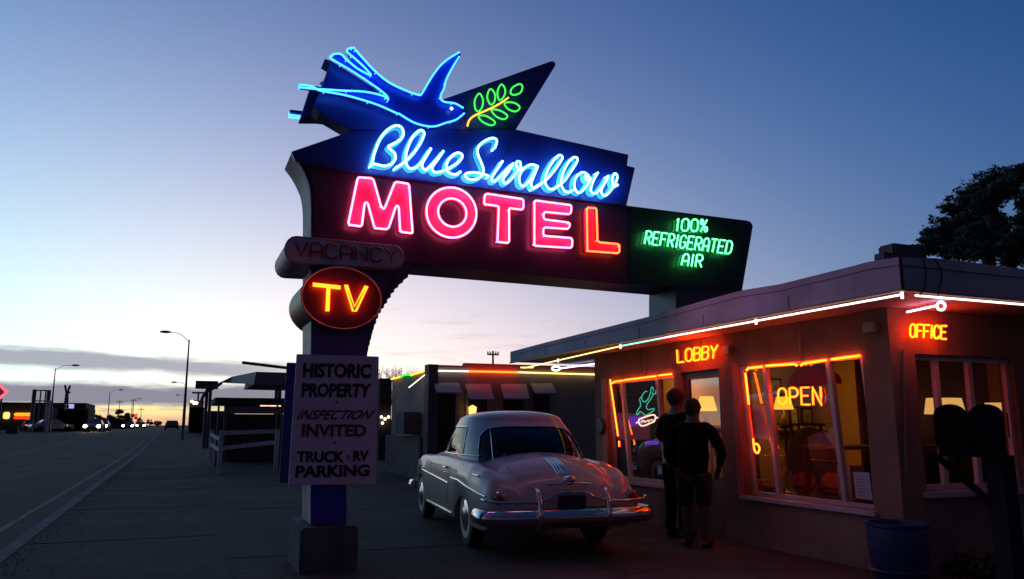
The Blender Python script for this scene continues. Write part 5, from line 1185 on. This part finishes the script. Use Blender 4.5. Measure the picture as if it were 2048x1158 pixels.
# utility pole behind the wing
def pole(name, label, x, y0, Y, arms, r=.12, sag=False):
    top_ = atY(x, y0, Y); e = empty(name, label, 'utility pole', (top_.x, Y, g(Y)-.1)); MB().tube([(top_.x, Y, g(Y)-.15), top_], r, 8, r2=r*.7).build('pole', mat('pole_wood', (.05, .04, .035), .9, var=.3), e)
    for (dx, y) in arms:
        z = atY(x, y, Y).z; w = dx*Y/FPX; m_ = MB().box((top_.x-w, Y-.06, z-.06), (top_.x+w, Y+.06, z+.06)); 
        for k in (-.9, -.5, .5, .9): m_.lathe([(.05, 0), (.07, .1), (.03, .22)], (top_.x+w*k, Y, z+.05), 6)
        m_.build('crossarm', mat('pole_wood', hide), e)
    return e
pole('utility_pole', 'wooden utility pole with one crossarm rising behind the motel wing', 986, 702, 62, [(13, 709)])
for (x, y, Y, lb) in ((240, 800, 230, 'thin distant pole left of the sunset glow'), (268, 797, 220, 'thin distant pole in front of the sunset glow'), (283, 815, 260, 'thin distant pole right of the trees at the end of the road')): pole('distant_pole', lb, x, y, Y, [(5, y+4)], .10)
# street lamps
lm = mat('lamp_post_steel', (.12, .12, .13), .5, metal=.4, var=.15)
def street_lamp(label, xb, yt, Y, xh, yh, bright=0):
    t = atY(xb, yt, Y); h = atY(xh, yh, Y); e = empty('street_lamp', label, 'street lamp', (t.x, Y, g(Y)-.1), group='street lamps along the road')
    MB().tube([(t.x, Y, g(Y)-.12), (t.x, Y, t.z)], .12, 8, r2=.05).build('pole', lm, e, smooth=True)
    MB().tube([Vector(p) for p in spline([(t.x, Y, t.z-.2), (t.x+(h.x-t.x)*.45, Y, t.z+(h.z-t.z)*.75), (h.x, Y, h.z)], k=5)], .028, 6).build('arm', lm, e, smooth=True)
    s_ = 1 if h.x > t.x else -1; MB().ball((h.x+s_*.25, Y, h.z), (.42, .16, .11), 12, 8).build('lamp_head', mat('lamp_head', (.2, .2, .21), .5), e, smooth=True); return e
street_lamp('tall bare pole and lamp head right of the road, nearest street lamp', 378.5, 679, 66, 338, 664)
street_lamp('street lamp on the left, nearest of the left-hand row', 111, 737, 100, 146, 730.5)
street_lamp('second street lamp of the left-hand row, beyond the dark building', 220, 784, 160, 239, 779.5)
street_lamp('third and smallest street lamp of the left-hand row near the sunset', 265, 800, 215, 278, 797.5)
street_lamp('second lamp on the right side, just behind the tall pole', 374, 769, 125, 352, 764.5)
street_lamp('third lamp on the right side, low behind the tall pole', 373, 793, 175, 358, 790)
# ---------------------------------------------------------------- across the road on the left
dkw = mat('dark_wall', (.05, .045, .05), .9, var=.3, scale=.5)
YL_ = 128
e = building('restaurant', 'long dark roadside restaurant with lit yellow and red signs at the far left', [bx(-60, 172, 806, 866, YL_, 14)], dkw)
for (x0, x1, y0, y1, m_, nm) in ((5, 20, 824, 838, emit('sign_pale_yellow', (1, .72, .2), 1.3), 'window_sign'), (27, 69, 825.5, 832, emit('sign_amber', (1, .42, .02), 1.3), 'lit_sign'), (26, 68, 832, 838.5, emit('sign_red', (1, .06, .01), 1.1), 'lit_sign'), (100, 110, 824, 832, emit('sign_pale_yellow', hide), 'window_sign')):
    a, b = atY(x0, y1, YL_-.6), atY(x1, y0, YL_-.6); MB().box((a.x, YL_-.6, a.z), (b.x, YL_-.3, b.z)).build(nm, m_, e, bevel=.12)
building('dark_store', 'long low dark store right of the restaurant across the road', [bx(110, 172, 820, 862, 118, 10), bx(100, 178, 817, 821, 118, 9)], mat('store_wall', (.045, .04, .05), .9, var=.3))
building('distant_store', 'far small dark building left of the first oncoming headlights', [bx(178, 260, 838, 858, 190, 10)], mat('store_wall', hide))
building('low_shop_block', 'low block behind the billboard frame near the restaurant roof', [bx(62, 104, 816, 866, 112, 6)], mat('store_wall', hide))
# empty sign frame, cylinder tank, windmill-like mast
Yf = 108; e = empty('empty_sign_frame', 'tall empty rectangular steel sign frame beside the left street lamp', 'sign frame', (atY(84, 830, Yf).x, Yf, g(Yf)-.1))
for x, y in ((69.5, 779), (98.5, 780), (92, 781), (82, 781)): t = atY(x, y, Yf); MB().tube([(t.x, Yf, g(Yf)-.15), t], .22 if x in (69.5, 98.5) else .08, 8).build('upright', metal, e)
for y in (781, 802): MB().tube([atY(69.5, y, Yf), atY(98.5, y, Yf)], .08, 6).build('rail', metal, e)
t = atY(100, 802, 104); e = MB().lathe([(0, 0), (.34, 0), (.34, t.z-.7), (.2, t.z-.6), (0, t.z-.55)], (t.x, 104, g(104)-.1), 14).build('white_tank', mat('tank_white', (.5, .5, .55), .6), None, smooth=True); tag(e, 'slim white upright cylinder at the foot of the left street lamp', 'tank')
Yt = 116; e = empty('forked_mast', 'dark forked mast with a small crossbar left of the blue lit sign', 'mast', (atY(132, 830, Yt).x, Yt, g(Yt)-.1))
for l in ([(128, 822), (131, 800), (133, 786), (130, 770)], [(134.5, 822), (135, 800), (135, 786), (140, 771)], [(131, 785), (141, 785)], [(124, 814), (138, 813)]): MB().tube([atY(x, y, Yt) for x, y in l], .14, 6).build('limb', metal, e)
e = on_post('lit_sign', 'small pale blue lit sign behind the forked mast', 131, 148, 808, 817, 120, emit('sign_pale_blue', (.45, .5, 1.0), .9), 'sign')
# pink diamond sign at the left edge
Yd = 46; e = empty('diamond_sign', 'pink neon-edged diamond sign cut by the left edge of the picture', 'sign', (atY(-8, 840, Yd).x, Yd, g(Yd)-.1))
dp = [(-18, 784), (-4, 767), (14, 784), (-2, 797)]
MB().prism([atY(x, y, Yd) for x, y in dp], (0, .2, 0)).build('panel', mat('diamond_grey', (.25, .2, .25), .6), e)
MB().tube([atY(x, y, Yd-.05) for x, y in dp], .09, 6, closed=True).build('neon_edge', emit('neon_tube_rose', (1, .12, .18), 1.6), e); t = atY(2, 797, Yd)
MB().tube([(t.x, Yd+.1, g(Yd)-.15), (t.x, Yd+.1, t.z)], .05, 6).build('post', metal, e)
# utility box by the far kerb
p = atZ(23, 876, g(60)-.1); e = MB().box((p.x-.55, p.y, g(p.y)-.12), (p.x+.45, p.y+.7, atY(23, 853, p.y).z)).build('utility_cabinet', mat('cabinet_grey', (.07, .07, .08), .7), None, bevel=.04); tag(e, 'dark utility cabinet on the far pavement at the lower left', 'utility box')
# ---------------------------------------------------------------- cars on the road
def far_car(name, label, X, Y, rz, col, head=None, tail=None, hs=1.2):
    zz = g(Y)-.12; e = empty(name, label, 'car', (X, Y, zz), rz, group='cars out on the road')
    prof = [(-2.2,.35),(-2.25,.6),(-2.15,.85),(-1.5,.92),(-.95,1.38),(.4,1.42),(1.15,.95),(2.0,.82),(2.22,.6),(2.2,.35)]
    mb = MB(); V = []
    for s_, k in ((-1, .8), (-1, .88), (1, .88), (1, .8)):
        V += [(s_*(k if z < 1.0 else k-.2), y, z) for y, z in prof]
    n = len(prof); F_ = [tuple(range(n)), tuple(range(4*n-1, 3*n-1, -1))]
    for a in (0, 1, 2):
        for i in range(n): F_.append((a*n+i, a*n+(i+1) % n, (a+1)*n+(i+1) % n, (a+1)*n+i))
    mb.add(V, F_).build('body', col, e, world=False, bevel=.03)
    for x in (-.8, .8):
        for y in (-1.35, 1.4): MB().lathe([(0, -.11), (.31, -.11), (.33, 0), (.31, .11), (0, .11)], (0, 0, 0), 16, Matrix.Translation((x, y, .33)) @ Matrix.Rotation(math.pi/2, 4, 'Y')).build('wheel', rubber, e, world=False)
    for x in (-.68, .68):
        if head: MB().ball((x, 2.2, .66), (.19, .07, .17), 12, 8).build('headlight', head, e, world=False, smooth=True)
        if tail: MB().ball((x, -2.2, .75), (.14, .06, .09), 10, 6).build('taillight', tail, e, world=False, smooth=True)
    return e
hl = emit('headlight_white', (1, .80, .55), 60); hl2 = emit('headlight_far', (1, .84, .6), 40); tlr = emit('taillight_glow', (1, .05, .02), 2.5)
dcar = mat('dark_car_paint', (.03, .03, .035), .35, coat=.5)
def on_road(x, Y): return atY(x, 850, Y).x
far_car('oncoming_car', 'oncoming car with bright headlights, nearest on the left of the road', on_road(190, 104), 104, math.radians(177), dcar, hl)
far_car('oncoming_car', 'second oncoming car with headlights, just behind the nearest one', on_road(204, 116), 116, math.radians(178), dcar, hl)
far_car('oncoming_car', 'oncoming car with small headlights in the middle distance', on_road(257, 150), 150, math.radians(180), dcar, hl2)
far_car('oncoming_car', 'farthest oncoming car, its headlights tiny before the sunset', on_road(282, 190), 190, math.radians(180), dcar, hl2)
far_car('departing_car', 'dark car driving away down the road towards the sunset', on_road(344, 120), 120, 0, dcar, None, None)
far_car('parked_sedan', 'dark parked car with red tail lamps in front of the lit restaurant', on_road(62, 112), 112, math.radians(14), dcar, None, tlr)
far_car('parked_sedan', 'silver parked car side-on before the dark store on the left', on_road(104, 105), 105, math.radians(-70), mat('silver_car_paint', (.35, .35, .37), .3, coat=.6))
# traffic signal glow far off
e = empty('traffic_signal', 'distant red traffic light hanging over the road near the sunset', 'traffic light', (on_road(272, 200), 200, g(200)-.1)); t = atY(272, 832, 200)
MB().tube([(t.x-2, 200, g(200)-.15), (t.x-2, 200, t.z+.3), (t.x, 200, t.z+.35)], .08, 6).build('mast', metal, e); MB().box((t.x-.3, 199.8, t.z-.7), (t.x+.3, 200.1, t.z+.5)).build('housing', dgl, e); MB().ball((t.x, 199.75, t.z+.1), .32, 10, 6).build('red_lamp', emit('signal_red', (1, .03, .02), 4), e)

# ---------------------------------------------------------------- trees
tleaf = mat('foliage_dark_green', (.035, .055, .03), .85, var=.4, scale=.7)
bark = mat('bark', (.06, .045, .035), .95, var=.3, scale=4)
def clumps(mb, blobs, per, leaf, rnd, depth=1.0):
    for c, r in blobs:
        n = int(per*r*r)
        for _ in range(n):
            v = Vector((rnd.gauss(0, 1), rnd.gauss(0, 1), rnd.gauss(0, 1))).normalized()*r*rnd.random()**.4; v.z *= .8; p = c+v
            for _k in range(3):
                d = Vector((rnd.gauss(0, 1), rnd.gauss(0, 1), rnd.gauss(0, .8))).normalized(); s_ = d.orthogonal().normalized()*leaf*.28; L_ = leaf*rnd.uniform(.5, 1.4); q_ = p+Vector((rnd.gauss(0, .04), rnd.gauss(0, .04), rnd.gauss(0, .03)))
                mb.quad(q_-s_*.4, q_+d*L_*.5-s_, q_+d*L_, q_+d*L_*.5+s_)
rnd = random.Random(5); Yp = 11.0
blobs = []
def B_(x, y, rp, dy=0): p = atY(x, y, Yp+dy); blobs.append((p, rp*(p-CP).dot(FF)/FPX))
for (x, y, r) in ((1868,490,20),(1860,472,14),(1882,465,20),(1905,480,22),(1884,440,8),(1912,450,20),(1905,420,15),(1925,408,16),(1940,438,28),(1945,395,24),(1950,378,12),(1968,410,26),(1972,380,22),(1975,365,14),(1990,355,14),(1995,350,9),(1998,385,24),(2015,372,18),(2025,362,18),(2030,385,14),(2043,350,18),(2050,338,14),(1980,440,25),(1950,470,28),(1990,470,26),(1925,500,24),(1960,505,22),(2000,455,16),(2010,500,18),(2030,480,20),(2048,470,20),(2045,440,14),(2052,405,16),(2045,415,9),(2020,520,18),(2046,515,20),(2060,500,24),(2075,440,40),(2090,380,40),(2100,500,45),(1900,505,18),(2018,440,6),(1850,500,12),(1856,462,6),(1868,440,5),(1884,416,6),(1900,398,6),(1920,384,6),(1936,368,5),(1958,352,6),(1976,345,5),(1994,336,5),(2012,345,8),(2030,340,9),(1848,484,7),(1843,500,8)):
    B_(x, y, r, rnd.uniform(-1.2, 1.8))
t0 = atY(1979, 540, Yp); e = empty('pine_tree', 'dark windswept pine standing behind the roof at the right edge', 'tree', (t0.x, Yp, 0))
mb = MB(); clumps(mb, blobs, 5000, .11, rnd); mb.build('crown', tleaf, e)
tt_ = atY(1985, 400, Yp); mb = MB(); mb.tube([tuple(p) for p in spline([(t0.x, Yp, -.1), (t0.x, Yp, t0.z), tuple((t0+tt_)/2), tuple(tt_)], k=5)], .17, 9, r2=.06)
mb.build('trunk', bark, e, smooth=True)
for (x0, y0, x1, y1) in ((1980, 480, 2060, 430), (1980, 500, 1900, 470), (1982, 450, 1940, 400), (1984, 420, 2040, 365), (1980, 510, 2055, 500), (1980, 470, 1880, 480)): MB().tube([atY(x0, y0, Yp), atY((x0+x1)/2, (y0+y1)/2-4, Yp+.2), atY(x1, y1, Yp+.3)], .055, 6, r2=.015).build('limb', bark, e, smooth=True)
# bare winter trees behind the wing
def bare(label, x, y0, Y, w, seed, group='bare winter trees behind the motel wing'):
    rn = random.Random(seed); t = atY(x, y0, Y); z0 = g(Y); e = empty('bare_tree', label, 'tree', (t.x, Y, z0), group=group); tr2 = MB(); cr2 = MB()
    H = t.z-z0; tr2.tube([(t.x, Y, z0-.1), (t.x+.1, Y, z0+H*.35)], .16, 7, r2=.11)
    def grow_(p, d, L_, r, k):
        q_ = p+d*L_; (cr2 if k < 4 else tr2).tube([p, (p+q_)/2+Vector((rn.gauss(0, .05*L_), 0, 0)), q_], r, 4 if k < 3 else 5, r2=r*.6, cap=False)
        if k:
            for _ in range(rn.choice((2, 3, 3))): grow_(q_, (d+Vector((rn.gauss(0, .5), rn.gauss(0, .45), rn.gauss(.12, .25)))).normalized(), L_*rn.uniform(.62, .85), r*.58, k-1)
    for _ in range(3): grow_(Vector((t.x+.1, Y, z0+H*.33)), Vector((rn.gauss(0, .45)*w, rn.gauss(0, .4), 1)).normalized(), H*.2, .08, 5)
    cr2.build('crown', mat('twigs', (.07, .055, .05), .9), e); tr2.build('trunk', bark, e); return e
for i, (x, y, Y) in enumerate(((768, 728, 36), (786, 724, 33), (805, 730, 38), (828, 733, 42))): bare(('leftmost bare tree, right beside the notice board', 'tallest bare tree above the green stretch of neon', 'bare tree above the yellow roofline neon', 'bare tree nearest the wing corner post')[i], x, y, Y, 1, 30+i)
e = building('dark_cabin', 'dark flat outbuilding glimpsed between the notice board and the wing', [bx(757, 784, 757, 880, 32, 3)], mat('cabin_wall', (.06, .05, .06), .9, var=.3))
for k, (x, y) in enumerate(((763, 834), (770, 838), (765, 846), (777, 834))): p = atY(x, y, 31.85); MB().ball(p, .06, 8, 6).build('bulb', lamp_w, e, smooth=True)
# dark trees along the road on the left
def round_tree(name, label, x, y0, y1, wpx, Y, seed):
    rn = random.Random(seed); a = atY(x, y0, Y); e = empty(name, label, 'tree', (a.x, Y, g(Y)), group='trees along the far side of the road'); H = a.z-g(Y); W = wpx/FPX*Y*1.05
    bl = []
    for _ in range(14):
        q_ = Vector((rn.uniform(-1, 1), rn.uniform(-.6, .6), rn.uniform(-.7, .55))); bl.append((Vector((a.x+q_.x*W*.36, Y+q_.y*W*.4, g(Y)+H*.62+q_.z*H*.4)), W*rn.uniform(.10, .2)))
    mb = MB(); clumps(mb, bl, 600/(W*W)*6, W*.07, rn); mb.build('crown', tleaf, e); MB().tube([(a.x, Y, g(Y)-.1), (a.x, Y, g(Y)+H*.6)], H*.04, 7, r2=H*.02).build('trunk', bark, e)
for i, (x, y0, y1, w, Y, lb) in enumerate(((185, 819, 850, 26, 165, 'round dark tree right of the long dark store'), (203, 828, 850, 20, 170, 'small round tree behind the oncoming headlights'), (228, 828, 850, 22, 210, 'low tree left of the tallest roadside tree'), (245, 816, 850, 24, 190, 'tallest roadside tree before the sunset glow'), (263, 824, 850, 14, 200, 'narrow tree left of the red traffic light'), (280, 833, 850, 12, 240, 'small tree right of the traffic light'), (300, 838, 850, 12, 280, 'tiny tree far down the left side of the road'), (316, 842, 850, 14, 330, 'last tiny tree at the vanishing end of the road'))): round_tree('roadside_tree', lb, x, y0, y1, w, Y, 60+i)
